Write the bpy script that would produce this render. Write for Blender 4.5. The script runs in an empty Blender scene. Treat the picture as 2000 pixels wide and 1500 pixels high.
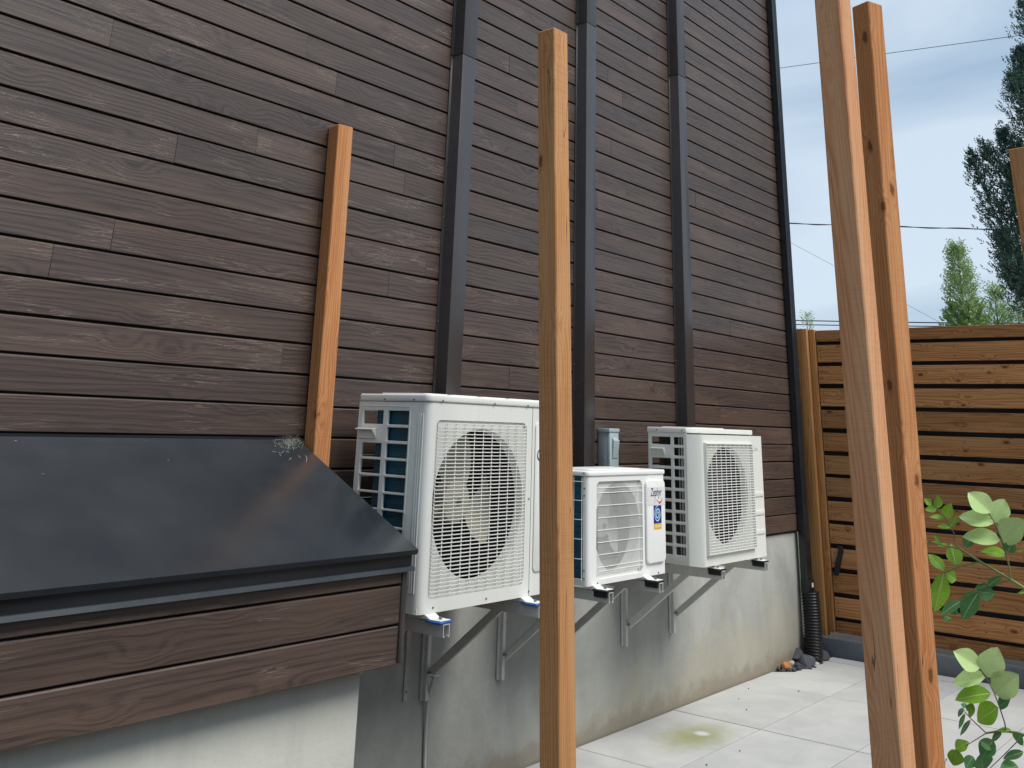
import bpy, bmesh, math, random
from mathutils import Vector, Matrix, Euler
R = math.radians
sc = bpy.context.scene
C = sc.collection
rnd = random.Random(7)

# ------------------------------------------------------------------ camera
CAM = Vector((0.0, -3.4261, -0.054))
ROT = Euler((1.9060, -0.0309, -0.9021), 'XYZ')
FPX, PPX, PPY = 1911.0, 1000.0, 166.0          # focal length and principal point in photo pixels (cropped portrait photo)
cd = bpy.data.cameras.new('camera')
cd.sensor_fit = 'HORIZONTAL'; cd.sensor_width = 36.0
cd.lens = FPX / 2000.0 * 36.0
cd.shift_y = -(750.0 - PPY) / 2000.0
cd.clip_start = 0.05; cd.clip_end = 3000
cam = bpy.data.objects.new('camera', cd); C.objects.link(cam)
cam.location = CAM; cam.rotation_euler = ROT
sc.camera = cam

# ------------------------------------------------------------------ sky and sun
SUN_EL, SUN_AZ = R(54), R(172)                  # azimuth measured clockwise from +y
w = bpy.data.worlds.new('World'); sc.world = w; w.use_nodes = True
nt = w.node_tree; nt.nodes.clear()
out = nt.nodes.new('ShaderNodeOutputWorld'); bg = nt.nodes.new('ShaderNodeBackground')
sky = nt.nodes.new('ShaderNodeTexSky'); sky.sky_type = 'NISHITA'; sky.sun_disc = False
sky.sun_elevation = SUN_EL; sky.sun_rotation = SUN_AZ; sky.air_density = 1.0; sky.dust_density = 2.0
tc = nt.nodes.new('ShaderNodeTexCoord'); mp = nt.nodes.new('ShaderNodeMapping'); mp.inputs['Scale'].default_value = (1.2, 1.2, 3.6)
mp.inputs['Location'].default_value = (3.1, 1.7, 0.35)
n1 = nt.nodes.new('ShaderNodeTexNoise'); n1.inputs['Scale'].default_value = 1.7; n1.inputs['Detail'].default_value = 5; n1.inputs['Roughness'].default_value = 0.45
n1.inputs['Distortion'].default_value = 0.6
cr = nt.nodes.new('ShaderNodeValToRGB')
cr.color_ramp.elements[0].position = 0.36; cr.color_ramp.elements[0].color = (2.55, 3.65, 4.95, 1)
cr.color_ramp.elements[1].position = 0.64; cr.color_ramp.elements[1].color = (5.2, 6.1, 7.0, 1)
mx = nt.nodes.new('ShaderNodeMixRGB'); mx.inputs[0].default_value = 0.86
L = nt.links
L.new(tc.outputs['Generated'], mp.inputs['Vector']); L.new(mp.outputs[0], n1.inputs['Vector']); L.new(n1.outputs['Fac'], cr.inputs[0])
L.new(sky.outputs[0], mx.inputs[1]); L.new(cr.outputs[0], mx.inputs[2])
L.new(mx.outputs[0], bg.inputs['Color']); bg.inputs['Strength'].default_value = 0.10
L.new(bg.outputs[0], out.inputs['Surface'])
sd = bpy.data.lights.new('sun', 'SUN'); sd.energy = 2.5; sd.angle = R(32); sd.color = (1.0, 0.96, 0.9)
sun = bpy.data.objects.new('sun', sd); C.objects.link(sun)
sdir = Vector((math.sin(SUN_AZ) * math.cos(SUN_EL), math.cos(SUN_AZ) * math.cos(SUN_EL), math.sin(SUN_EL)))
sun.rotation_euler = sdir.to_track_quat('Z', 'Y').to_euler(); sun.location = (4, -8, 10)
vs = sc.view_settings
vs.view_transform = 'Standard'; vs.look = 'None'; vs.exposure = 0.45; vs.gamma = 1.0; vs.use_curve_mapping = False
sc.cycles.max_bounces = 5; sc.cycles.diffuse_bounces = 3; sc.cycles.glossy_bounces = 2; sc.cycles.use_denoising = True

GZ = -1.65                                       # patio level (camera eye is 1.6 m above it)
RM = ROT.to_matrix()
def ray(px, py): return RM @ Vector(((px - PPX) / FPX, -(py - PPY) / FPX, -1.0))
def atX(px, py, X): d = ray(px, py); return CAM + d * ((X - CAM.x) / d.x)
def atY(px, py, Y): d = ray(px, py); return CAM + d * ((Y - CAM.y) / d.y)
def atZ(px, py, Z): d = ray(px, py); return CAM + d * ((Z - CAM.z) / d.z)

# ------------------------------------------------------------------ materials
M = {}
class NT:
    def __init__(s, name):
        s.m = bpy.data.materials.new(name); s.m.use_nodes = True; s.t = s.m.node_tree; s.t.nodes.clear()
        s.o = s.n('OutputMaterial'); s.b = s.n('BsdfPrincipled'); s.l(s.b.outputs[0], s.o.inputs[0]); M[name] = s.m
        s.tc = s.n('TexCoord'); s.oi = None
    def n(s, t): return s.t.nodes.new('ShaderNode' + t)
    def l(s, a, b): s.t.links.new(a, b)
    def rand(s):
        if s.oi is None: s.oi = s.n('ObjectInfo')
        return s.oi.outputs['Random']
    def val(s, x, sock):
        if isinstance(x, (int, float)): sock.default_value = x
        else: s.l(x, sock)
    def math(s, op, a, b=0.0, clamp=False):
        k = s.n('Math'); k.operation = op; k.use_clamp = clamp; s.val(a, k.inputs[0]); s.val(b, k.inputs[1]); return k.outputs[0]
    def maprange(s, x, a, b, c=0.0, d=1.0, smooth=True):
        k = s.n('MapRange'); k.interpolation_type = 'SMOOTHSTEP' if smooth else 'LINEAR'
        s.val(x, k.inputs[0])
        for i, q in enumerate((a, b, c, d)): s.val(q, k.inputs[i + 1])
        return k.outputs[0]
    def coords(s, off=True, src='Object'):
        if not off: return s.tc.outputs[src]
        k = s.n('VectorMath'); k.operation = 'MULTIPLY_ADD'
        r = s.n('CombineXYZ'); q = s.math('MULTIPLY', s.rand(), 53.7)
        for i in range(3): s.l(q, r.inputs[i])
        a = s.n('VectorMath'); a.operation = 'ADD'; s.l(s.tc.outputs[src], a.inputs[0]); s.l(r.outputs[0], a.inputs[1])
        return a.outputs[0]
    def scale(s, v, sx, sy, sz):
        k = s.n('Mapping'); k.inputs['Scale'].default_value = (sx, sy, sz); s.l(v, k.inputs['Vector']); return k.outputs[0]
    def noise(s, v, scale=1, detail=4, rough=.55, dist=0):
        k = s.n('TexNoise'); k.inputs['Scale'].default_value = scale; k.inputs['Detail'].default_value = detail
        k.inputs['Roughness'].default_value = rough; k.inputs['Distortion'].default_value = dist; s.l(v, k.inputs['Vector']); return k.outputs['Fac']
    def voro(s, v, scale=1):
        k = s.n('TexVoronoi'); k.inputs['Scale'].default_value = scale; s.l(v, k.inputs['Vector']); return k.outputs['Distance']
    def dot(s, v, d):
        k = s.n('VectorMath'); k.operation = 'DOT_PRODUCT'; s.l(v, k.inputs[0]); k.inputs[1].default_value = d; return k.outputs['Value']
    def mix(s, f, a, b, mode='MIX'):
        k = s.n('MixRGB'); k.blend_type = mode; s.val(f, k.inputs[0])
        for i, q in ((1, a), (2, b)):
            if isinstance(q, tuple): k.inputs[i].default_value = (*q, 1)
            else: s.l(q, k.inputs[i])
        return k.outputs[0]
    def bump(s, h, strength=.3, dist=.01):
        k = s.n('Bump'); k.inputs['Strength'].default_value = strength; k.inputs['Distance'].default_value = dist
        s.val(h, k.inputs['Height']); s.l(k.outputs[0], s.b.inputs['Normal'])
    def setc(s, c): s.l(c, s.b.inputs['Base Color']) if not isinstance(c, tuple) else s.b.inputs['Base Color'].__setattr__('default_value', (*c, 1))
    def setr(s, r): s.val(r, s.b.inputs['Roughness'])

def plain(name, col, rough=.5, var=.12, nscale=18, metal=0.0, bump=0.0, spec=.5):
    t = NT(name); v = t.coords()
    n = t.noise(v, nscale, 5, .6); n2 = t.noise(v, nscale * .17, 3, .5)
    f = t.math('ADD', t.math('MULTIPLY', n, .5), t.math('MULTIPLY', n2, .5))
    c = t.mix(t.maprange(f, .3, .7), tuple(x * (1 - var) for x in col), tuple(min(1, x * (1 + var)) for x in col))
    t.setc(c); t.setr(t.maprange(n2, .3, .7, rough * .85, min(1, rough * 1.15))); t.b.inputs['Metallic'].default_value = metal
    t.b.inputs['Specular IOR Level'].default_value = spec
    if bump: t.bump(n, bump, .004)
    return t.m

def wood(name, base, dark, light, axis, rough=.65, ring=480, knots=1.0, saw=0.0, tint=.18, bump=.25, kscale=1.0, spec=.35, streak=.35, wisp=0.0, gmix=.30, crack=0.0):
    """axis: index of the grain direction; colours vary from piece to piece"""
    t = NT(name); v = t.coords()
    def sc3(cross, along):
        q = [cross] * 3; q[axis] = along; return t.scale(v, *q)
    bigN = t.noise(sc3(11, .9), 1, 2, .5, .3)
    fine = t.noise(sc3(210, 7), 1, 3, .65)
    mid = t.noise(sc3(48, 2.4), 1, 3, .6, .5)
    kd = t.voro(sc3(6.5 * kscale, 3.2 * kscale))
    kn = t.noise(sc3(90, 60), 1, 1)
    kd2 = t.math('ADD', kd, t.math('MULTIPLY', t.math('SUBTRACT', kn, .5), .10))
    kmask = t.maprange(kd2, .07, .13, 1.0, 0.0); khalo = t.maprange(kd2, .10, .24, 1.0, 0.0)
    kinf = t.maprange(kd, .0, .42, 1.0, 0.0)
    cross = [1.0, .83, .71]; cross[axis] = 0.0
    ph = t.math('ADD', t.math('MULTIPLY', t.dot(v, tuple(cross)), ring), t.math('MULTIPLY', bigN, 34.0))
    ph = t.math('ADD', ph, t.math('MULTIPLY', kinf, 14.0))
    g = t.math('POWER', t.math('ADD', t.math('MULTIPLY', t.math('SINE', ph), .5), .5), 1.6)
    f = t.math('ADD', t.math('MULTIPLY', g, gmix), t.math('ADD', t.math('MULTIPLY', fine, .55), t.math('MULTIPLY', mid, .45)))
    c = t.mix(t.maprange(f, .44, .82), base, dark)
    c = t.mix(t.math('MULTIPLY', t.maprange(bigN, .46, .68), streak), c, light)
    c = t.mix(t.math('MULTIPLY', khalo, .45 * knots), c, dark)
    c = t.mix(t.math('MULTIPLY', kmask, .85 * knots), c, tuple(x * .30 for x in dark))
    h = f
    if wisp:
        wn = t.noise(sc3(75, 3.5), 1, 2, .5, 1.2)
        wm = t.math('MULTIPLY', t.maprange(t.math('ABSOLUTE', t.math('SUBTRACT', wn, .5)), .0, .016, 1, 0), t.maprange(t.noise(sc3(9, 2.2), 1, 2), .5, .66))
        c = t.mix(t.math('MULTIPLY', wm, wisp), c, tuple(min(1, x * 2.2) for x in light)); h = t.math('ADD', h, t.math('MULTIPLY', wm, .6))
    if crack:
        cn = t.noise(sc3(26, .55), 1, 2, .45, .4)
        cm = t.math('MULTIPLY', t.maprange(t.math('ABSOLUTE', t.math('SUBTRACT', cn, .5)), .0015, .006, 1, 0), t.maprange(t.noise(sc3(5, 1.6), 1, 2), .54, .64))
        c = t.mix(t.math('MULTIPLY', cm, crack), c, tuple(x * .22 for x in dark)); h = t.math('SUBTRACT', h, t.math('MULTIPLY', cm, 1.5))
    if saw:
        sn = t.noise(sc3(5, 190), 1, 2, .5)
        sm = t.math('MULTIPLY', t.maprange(t.noise(sc3(6, 2), 1, 2), .40, .62), saw)
        c = t.mix(t.math('MULTIPLY', t.maprange(sn, .42, .66), sm), c, tuple(x * .75 for x in dark))
        h = t.math('ADD', h, t.math('MULTIPLY', sn, saw))
    tv = t.maprange(t.math('FRACT', t.math('MULTIPLY', t.rand(), 7.31)), 0, 1, 1 - tint, 1 + tint, False)
    t2 = t.maprange(t.math('FRACT', t.math('MULTIPLY', t.rand(), 23.9)), 0, 1, -tint * .22, tint * .22, False)
    k = t.n('CombineXYZ'); t.l(t.math('ADD', tv, t2), k.inputs[0]); t.l(tv, k.inputs[1]); t.l(t.math('SUBTRACT', tv, t2), k.inputs[2])
    c = t.mix(1.0, c, k.outputs[0], 'MULTIPLY')
    t.setc(c); t.setr(t.maprange(f, .3, .9, rough * .85, min(1, rough * 1.2))); t.b.inputs['Specular IOR Level'].default_value = spec
    t.bump(h, bump, .0025)
    return t.m

wood('siding_wood', (.083, .055, .045), (.037, .024, .020), (.112, .073, .053), 0, rough=.42, ring=420, knots=.4, tint=.16, bump=.5, kscale=.9, spec=.65, streak=.55, wisp=.7, gmix=.2)
wood('post_wood', (.55, .245, .098), (.40, .155, .060), (.66, .36, .17), 2, rough=.82, knots=1.0, kscale=1.25, saw=.18, tint=.04, bump=.3, gmix=.24, crack=.8, spec=.2)
wood('post_wood_pale', (.56, .285, .122), (.42, .190, .076), (.64, .38, .19), 2, rough=.82, knots=1.0, kscale=1.25, saw=.22, tint=.04, bump=.3, gmix=.22, crack=.8, spec=.2)
wood('post_wood_red', (.70, .355, .180), (.55, .240, .110), (.76, .47, .27), 2, rough=.82, knots=1.0, kscale=1.2, saw=.14, tint=.03, bump=.28, gmix=.22, crack=.8, spec=.2)
wood('fence_wood', (.42, .200, .078), (.26, .110, .040), (.52, .29, .13), 1, rough=.82, ring=380, knots=1.0, tint=.24, bump=.35, kscale=1.5, gmix=.26, crack=.6, spec=.2)
wood('fence_post_wood', (.42, .205, .070), (.29, .125, .043), (.48, .28, .11), 2, rough=.82, ring=380, knots=1.0, tint=.08, bump=.3, crack=.6, spec=.2)
plain('black_membrane', (.006, .006, .007), .8)
plain('duct_metal', (.042, .036, .036), .30, .06, 9, spec=.8)
plain('black_metal', (.012, .014, .017), .30, .1, 9, spec=.55)
plain('black_plastic', (.010, .010, .011), .38, .1, 20)
plain('flashing_metal', (.032, .040, .046), .38, .12, 20, spec=.5)
def enamel(name, col, rough):
    t = NT(name); v = t.coords()
    n = t.noise(v, 4, 4, .6); st = t.noise(t.scale(v, 45, 45, 2.2), 1, 4, .6); gr = t.noise(v, 130, 3, .6)
    c = t.mix(t.maprange(n, .3, .7), col, tuple(x * k for x, k in zip(col, (.965, .965, .945))))
    c = t.mix(t.maprange(st, .52, .78, 0, .22), c, tuple(x * k for x, k in zip(col, (.72, .70, .62))))
    c = t.mix(t.maprange(gr, .66, .78, 0, .25), c, tuple(x * .62 for x in col))
    t.setc(c); t.setr(t.maprange(n, .3, .7, rough * .85, rough * 1.2)); t.bump(t.noise(v, 9, 2), .04, .01)
enamel('ac_white', (.78, .79, .75), .42); enamel('ac_cream', (.74, .75, .70), .45); enamel('ac_bright', (.84, .85, .83), .4)
plain('ac_dark', (.028, .028, .032), .6, .2, 12)
plain('grille_white', (.78, .79, .75), .45, .03, 12)
plain('fan_beige', (.47, .45, .36), .5, .06, 6)
plain('fan_grey', (.10, .10, .11), .5, .1, 6)
plain('fan_pale', (.50, .53, .49), .45, .06, 6)
plain('bracket_metal', (.58, .58, .555), .42, .10, 22, spec=.5)
plain('screw_metal', (.22, .22, .21), .35, .2, 60, metal=.6)
plain('pad_blue', (.015, .12, .42), .5, .2, 40)
plain('pad_black', (.008, .008, .010), .6, .2, 40)
plain('foot_white', (.80, .80, .79), .4, .06, 40)
plain('box_grey', (.36, .43, .45), .45, .05, 12)
plain('box_grey_dark', (.27, .31, .33), .5, .05, 12)
plain('strap_metal', (.42, .42, .36), .55, .25, 35)
plain('tube_grey', (.52, .53, .50), .4, .08, 30)
plain('strap_black', (.012, .012, .013), .75, .2, 80)
plain('kerb_stone', (.105, .115, .13), .75, .22, 14, bump=.25)
plain('soil', (.035, .03, .024), .9, .4, 12, bump=.6)
plain('rock_dark', (.050, .054, .062), .75, .45, 9, bump=.5)
plain('rock_slate', (.085, .095, .115), .7, .35, 9, bump=.4)
plain('rock_orange', (.42, .16, .04), .75, .35, 25, bump=.5)
plain('rock_white', (.55, .53, .47), .7, .25, 25, bump=.3)
plain('rock_red', (.16, .05, .032), .75, .35, 25, bump=.4)
plain('dry_straw', (.36, .35, .30), .8, .25, 60)
plain('wire_dark', (.055, .06, .085), .6, .1, 2)
plain('bark', (.10, .065, .045), .85, .3, 25, bump=.4)
plain('dead_foliage', (.16, .07, .03), .8, .3, 8)
plain('sticker_white', (.74, .75, .73), .35, .02, 10)
plain('sticker_blue', (.012, .025, .24), .3, .08, 20)
plain('sticker_cyan', (.45, .72, .80), .3, .05, 20)
plain('ink_blue', (.015, .03, .16), .4, .05, 20)
plain('ink_red', (.60, .03, .03), .4, .05, 20)
plain('ink_grey', (.55, .57, .55), .45, .05, 20)
plain('ink_dark', (.09, .10, .10), .45, .05, 20)
plain('sticker_orange', (.72, .42, .05), .35, .08, 20)
plain('sticker_pale', (.78, .62, .34), .35, .08, 20)
plain('twig_green', (.20, .26, .075), .6, .15, 30)
plain('twig_brown', (.17, .14, .10), .7, .2, 30)

def coil_mat(name, col, dark):
    t = NT(name); v = t.coords(False)
    s = t.math('SINE', t.math('MULTIPLY', t.dot(v, (0, 0, 1)), 900.0))
    n = t.noise(t.scale(v, 3, 3, 60), 1, 4); n2 = t.noise(v, 4, 2)
    f = t.math('ADD', t.math('MULTIPLY', n, .8), t.math('MULTIPLY', t.math('ADD', s, 1.0), .15))
    c = t.mix(t.maprange(f, .35, .85), dark, col); c = t.mix(t.maprange(n2, .4, .65, 0, .5), c, tuple(x * .6 for x in col))
    t.setc(c); t.setr(.45); t.b.inputs['Metallic'].default_value = .3; t.bump(s, .3, .002)
coil_mat('coil_blue', (.020, .135, .20), (.006, .045, .095))
coil_mat('coil_grey', (.10, .095, .085), (.03, .028, .027))

def roof_mat():
    t = NT('roof_metal'); v = t.coords(False)
    n = t.noise(v, 2.0, 4, .55, .3); sp = t.noise(v, 190, 2, .5); dust = t.noise(v, 5, 3, .5)
    c = t.mix(t.maprange(n, .35, .7), (.018, .023, .029), (.024, .030, .037))
    c = t.mix(t.maprange(dust, .35, .85, 0, .035), c, (.25, .26, .25))
    t.setc(c); t.setr(t.math('ADD', t.maprange(n, .3, .7, .17, .23), t.maprange(dust, .3, .9, 0, .05)))
    t.b.inputs['Specular IOR Level'].default_value = .6
roof_mat()

def concrete_mat(name, base, lo, dirt):
    t = NT(name); v = t.coords(False)
    n = t.noise(v, 2.2, 7, .62, .3); n3 = t.noise(v, 40, 5, .65); st = t.noise(t.scale(v, 7, 7, .8), 1, 5, .6, .3)
    c = t.mix(t.maprange(n, .3, .72), lo, base)
    c = t.mix(t.maprange(st, .50, .74, 0, .30), c, tuple(x * .66 for x in base))
    c = t.mix(t.maprange(st, .30, .46, .18, 0), c, tuple(min(.8, x * 1.25) for x in base))
    c = t.mix(t.maprange(n3, .62, .78, 0, .30), c, tuple(x * .5 for x in base))
    if dirt:
        z = t.dot(v, (0, 0, 1)); x = t.dot(v, (1, 0, 0))
        hgt = t.math('ADD', t.math('SUBTRACT', z, GZ), t.math('MULTIPLY', t.math('SUBTRACT', t.noise(v, 2.6, 4, .6), .5), .75))
        lim = t.maprange(x, 3.5, 7.7, .04, .40)
        d = t.maprange(t.math('SUBTRACT', hgt, lim), -.20, .14, .52, 0)
        d = t.math('MULTIPLY', d, t.maprange(x, 3.2, 5.0, .25, 1.0))
        c = t.mix(d, c, (.43, .39, .29))
        d2 = t.maprange(t.math('ADD', t.math('SUBTRACT', z, GZ), t.math('MULTIPLY', t.math('SUBTRACT', t.noise(v, 9, 5, .65), .5), .22)), .03, .13, .6, 0)
        c = t.mix(d2, c, (.25, .21, .16))
    t.setc(c); t.setr(.85); t.b.inputs['Specular IOR Level'].default_value = .25
    t.bump(t.math('ADD', n3, t.math('MULTIPLY', n, .6)), .30, .006)
concrete_mat('concrete', (.42, .43, .40), (.30, .31, .29), True)
concrete_mat('concrete_light', (.62, .625, .565), (.55, .56, .50), False)

def paver_mat():
    t = NT('paver_stone'); v = t.coords(False); vo = t.coords(True)
    n = t.noise(vo, 3.2, 6, .6, .5); f = t.noise(v, 75, 4, .6); s = t.noise(vo, 9, 5, .65, .8)
    c = t.mix(t.maprange(n, .32, .7), (.45, .455, .445), (.53, .53, .515))
    c = t.mix(t.maprange(s, .60, .78, 0, .30), c, (.42, .42, .41))
    c = t.mix(t.maprange(f, .68, .8, 0, .35), c, (.36, .36, .34))
    # green algae left by a dripping drain, with a washed-out spot in the middle
    k = t.n('VectorMath'); k.operation = 'SUBTRACT'; t.l(v, k.inputs[0]); k.inputs[1].default_value = (5.62, -.335, GZ)
    kk = t.scale(k.outputs[0], 1.0, 1.75, 0.0); ln = t.n('VectorMath'); ln.operation = 'LENGTH'; t.l(kk, ln.inputs[0])
    dist = t.math('ADD', ln.outputs['Value'], t.math('MULTIPLY', t.math('SUBTRACT', t.noise(v, 11, 5, .65), .5), .30))
    alg = t.maprange(dist, .02, .46, .8, 0)
    c = t.mix(alg, c, (.25, .26, .09))
    k2 = t.n('VectorMath'); k2.operation = 'DISTANCE'; t.l(v, k2.inputs[0]); k2.inputs[1].default_value = (5.70, -.345, GZ)
    c = t.mix(t.maprange(k2.outputs['Value'], .02, .060, .8, 0), c, (.60, .62, .63))
    tv = t.maprange(t.math('FRACT', t.math('MULTIPLY', t.rand(), 5.77)), 0, 1, .96, 1.04, False)
    q = t.n('CombineXYZ'); [t.l(tv, q.inputs[i]) for i in range(3)]
    c = t.mix(1.0, c, q.outputs[0], 'MULTIPLY')
    t.setc(c); t.setr(.7); t.b.inputs['Specular IOR Level'].default_value = .35; t.bump(f, .12, .003)
paver_mat()

def ground_mat():
    t = NT('lawn_soil'); v = t.coords(False)
    n = t.noise(v, .6, 5); f = t.noise(v, 30, 5, .7)
    c = t.mix(t.maprange(n, .35, .65), (.05, .055, .03), (.06, .09, .03)); c = t.mix(t.maprange(f, .4, .7), c, (.045, .06, .02))
    t.setc(c); t.setr(.95); t.bump(f, .5, .03)
ground_mat()

def leaf_mat(name, col, col2, trans=.35, rough=.45, tint=.2):
    t = NT(name); v = t.coords()
    n = t.noise(v, 22, 4, .6)
    c = t.mix(t.maprange(n, .3, .7), col, col2)
    tv = t.maprange(t.math('FRACT', t.math('MULTIPLY', t.rand(), 9.17)), 0, 1, 1 - tint, 1 + tint, False)
    q = t.n('CombineXYZ'); [t.l(tv, q.inputs[i]) for i in range(3)]
    c = t.mix(1.0, c, q.outputs[0], 'MULTIPLY')
    t.setc(c); t.setr(rough)
    tr = t.n('BsdfTranslucent'); t.l(c, tr.inputs[0]); ad = t.n('MixShader'); ad.inputs[0].default_value = trans
    t.l(t.b.outputs[0], ad.inputs[1]); t.l(tr.outputs[0], ad.inputs[2]); t.l(ad.outputs[0], t.o.inputs[0])
leaf_mat('leaf_pale', (.50, .70, .25), (.58, .78, .34), .3, .6)
leaf_mat('leaf_bright', (.19, .38, .03), (.27, .47, .05), .4, .55)
leaf_mat('leaf_dark', (.075, .22, .07), (.11, .28, .095), .25, .6)
leaf_mat('leaf_vein', (.50, .60, .28), (.55, .66, .34), .2)
leaf_mat('cedar_foliage', (.15, .27, .06), (.24, .38, .10), .4, .6)
leaf_mat('cedar_tip', (.30, .43, .17), (.40, .52, .24), .4, .6)
leaf_mat('juniper_foliage', (.06, .12, .09), (.12, .20, .15), .3, .6)
leaf_mat('shrub_far', (.16, .25, .06), (.2, .3, .08), .35, .6)

# ------------------------------------------------------------------ builders
LOC = {}
def finish(o, parent):
    C.objects.link(o)
    if parent is not None:
        o.parent = parent
        if parent.name in LOC: o.matrix_parent_inverse = Matrix.Translation(-LOC[parent.name])
    return o
def tag(o, label=None, cat=None, group=None, kind=None):
    if label: o['label'] = label
    if cat: o['category'] = cat
    if group: o['group'] = group
    if kind: o['kind'] = kind
    return o
def thing(name, loc, label, cat, group=None):
    e = bpy.data.objects.new(name, None); C.objects.link(e); e.location = loc; e.empty_display_size = .1
    LOC[e.name] = Vector(loc)
    return tag(e, label, cat, group)

class MB:
    def __init__(s): s.v = []; s.f = []; s.mi = []; s.cur = 0
    def add(s, vs, fs):
        n = len(s.v); s.v += [tuple(q) for q in vs]
        for f in fs: s.f.append(tuple(i + n for i in f)); s.mi.append(s.cur)
    def box(s, x0, x1, y0, y1, z0, z1):
        x0, x1 = min(x0, x1), max(x0, x1); y0, y1 = min(y0, y1), max(y0, y1); z0, z1 = min(z0, z1), max(z0, z1)
        s.add([(x, y, z) for z in (z0, z1) for y in (y0, y1) for x in (x0, x1)],
              [(0, 2, 3, 1), (4, 5, 7, 6), (0, 1, 5, 4), (2, 6, 7, 3), (0, 4, 6, 2), (1, 3, 7, 5)]); return s
    def obox(s, mat, sx, sy, sz):
        vs = [mat @ Vector((x * sx / 2, y * sy / 2, z * sz / 2)) for z in (-1, 1) for y in (-1, 1) for x in (-1, 1)]
        s.add(vs, [(0, 2, 3, 1), (4, 5, 7, 6), (0, 1, 5, 4), (2, 6, 7, 3), (0, 4, 6, 2), (1, 3, 7, 5)]); return s
    def prism(s, prof, axis, a0, a1, cap=True):
        """profile (u,v) extruded along axis; axis 0: (y,z), 1: (x,z), 2: (x,y)"""
        n = len(prof)
        def P(u, v, a): return (a, u, v) if axis == 0 else (u, a, v) if axis == 1 else (u, v, a)
        vs = [P(u, v, a0) for u, v in prof] + [P(u, v, a1) for u, v in prof]
        fs = [(i, (i + 1) % n, n + (i + 1) % n, n + i) for i in range(n)]
        if cap: fs += [tuple(range(n - 1, -1, -1)), tuple(range(n, 2 * n))]
        s.add(vs, fs); return s
    def tube(s, pts, r, n=8, caps=True):
        pts = [Vector(p) for p in pts]; m = len(pts); rs = r if isinstance(r, (list, tuple)) else [r] * m
        up = None; vs = []
        for i, p in enumerate(pts):
            t = (pts[min(i + 1, m - 1)] - pts[max(i - 1, 0)]).normalized()
            if up is None: up = t.orthogonal().normalized()
            a = (up - t * up.dot(t)); a = a.normalized() if a.length > 1e-6 else t.orthogonal().normalized(); up = a; b = t.cross(a)
            vs += [p + (a * math.cos(2 * math.pi * k / n) + b * math.sin(2 * math.pi * k / n)) * rs[i] for k in range(n)]
        fs = [(i * n + k, i * n + (k + 1) % n, (i + 1) * n + (k + 1) % n, (i + 1) * n + k) for i in range(m - 1) for k in range(n)]
        if caps: fs += [tuple(range(n - 1, -1, -1)), tuple(range((m - 1) * n, m * n))]
        s.add(vs, fs); return s
    def plate(s, us, vs_, openf, a0, a1, axis):
        """slab between a0 and a1 along axis with a grid of cells; openf(i,j) leaves a hole"""
        def P(u, v, a): return (a, u, v) if axis == 0 else (u, a, v) if axis == 1 else (u, v, a)
        nu, nv = len(us), len(vs_); idx = lambda i, j, k: (k * nv + j) * nu + i
        V = [P(us[i], vs_[j], a) for a in (a0, a1) for j in range(nv) for i in range(nu)]; F = []
        full = lambda i, j: 0 <= i < nu - 1 and 0 <= j < nv - 1 and not openf(i, j)
        for i in range(nu - 1):
            for j in range(nv - 1):
                if not full(i, j): continue
                F.append((idx(i, j, 0), idx(i + 1, j, 0), idx(i + 1, j + 1, 0), idx(i, j + 1, 0)))
                F.append((idx(i, j, 1), idx(i, j + 1, 1), idx(i + 1, j + 1, 1), idx(i + 1, j, 1)))
                for (di, dj, p, q) in ((-1, 0, (i, j), (i, j + 1)), (1, 0, (i + 1, j + 1), (i + 1, j)), (0, -1, (i + 1, j), (i, j)), (0, 1, (i, j + 1), (i + 1, j + 1))):
                    if not full(i + di, j + dj):
                        F.append((idx(*p, 0), idx(*q, 0), idx(*q, 1), idx(*p, 1)))
        s.add(V, F); return s
    def build(s, name, mat, parent=None, bevel=0, seg=2, smooth=None, angle=35, kind=None):
        me = bpy.data.meshes.new(name); me.from_pydata(s.v, [], s.f)
        for m_ in (mat if isinstance(mat, (list, tuple)) else [mat]): me.materials.append(M[m_])
        if any(s.mi): me.polygons.foreach_set('material_index', s.mi)
        bm = bmesh.new(); bm.from_mesh(me)
        bmesh.ops.recalc_face_normals(bm, faces=bm.faces)
        if bevel:
            es = [e for e in bm.edges if len(e.link_faces) == 2 and e.calc_face_angle(0) > R(30)]
            bmesh.ops.bevel(bm, geom=es, offset=bevel, segments=seg, affect='EDGES', clamp_overlap=True, profile=.5)
        bm.to_mesh(me); bm.free()
        if smooth or (smooth is None and bevel):
            me.shade_smooth(); me.set_sharp_from_angle(angle=R(angle))
        o = bpy.data.objects.new(name, me); finish(o, parent)
        if kind: o['kind'] = kind
        return o
def inst(name, mesh, mw, parent):
    o = bpy.data.objects.new(name, mesh); finish(o, parent); o.matrix_basis = mw; return o

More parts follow.
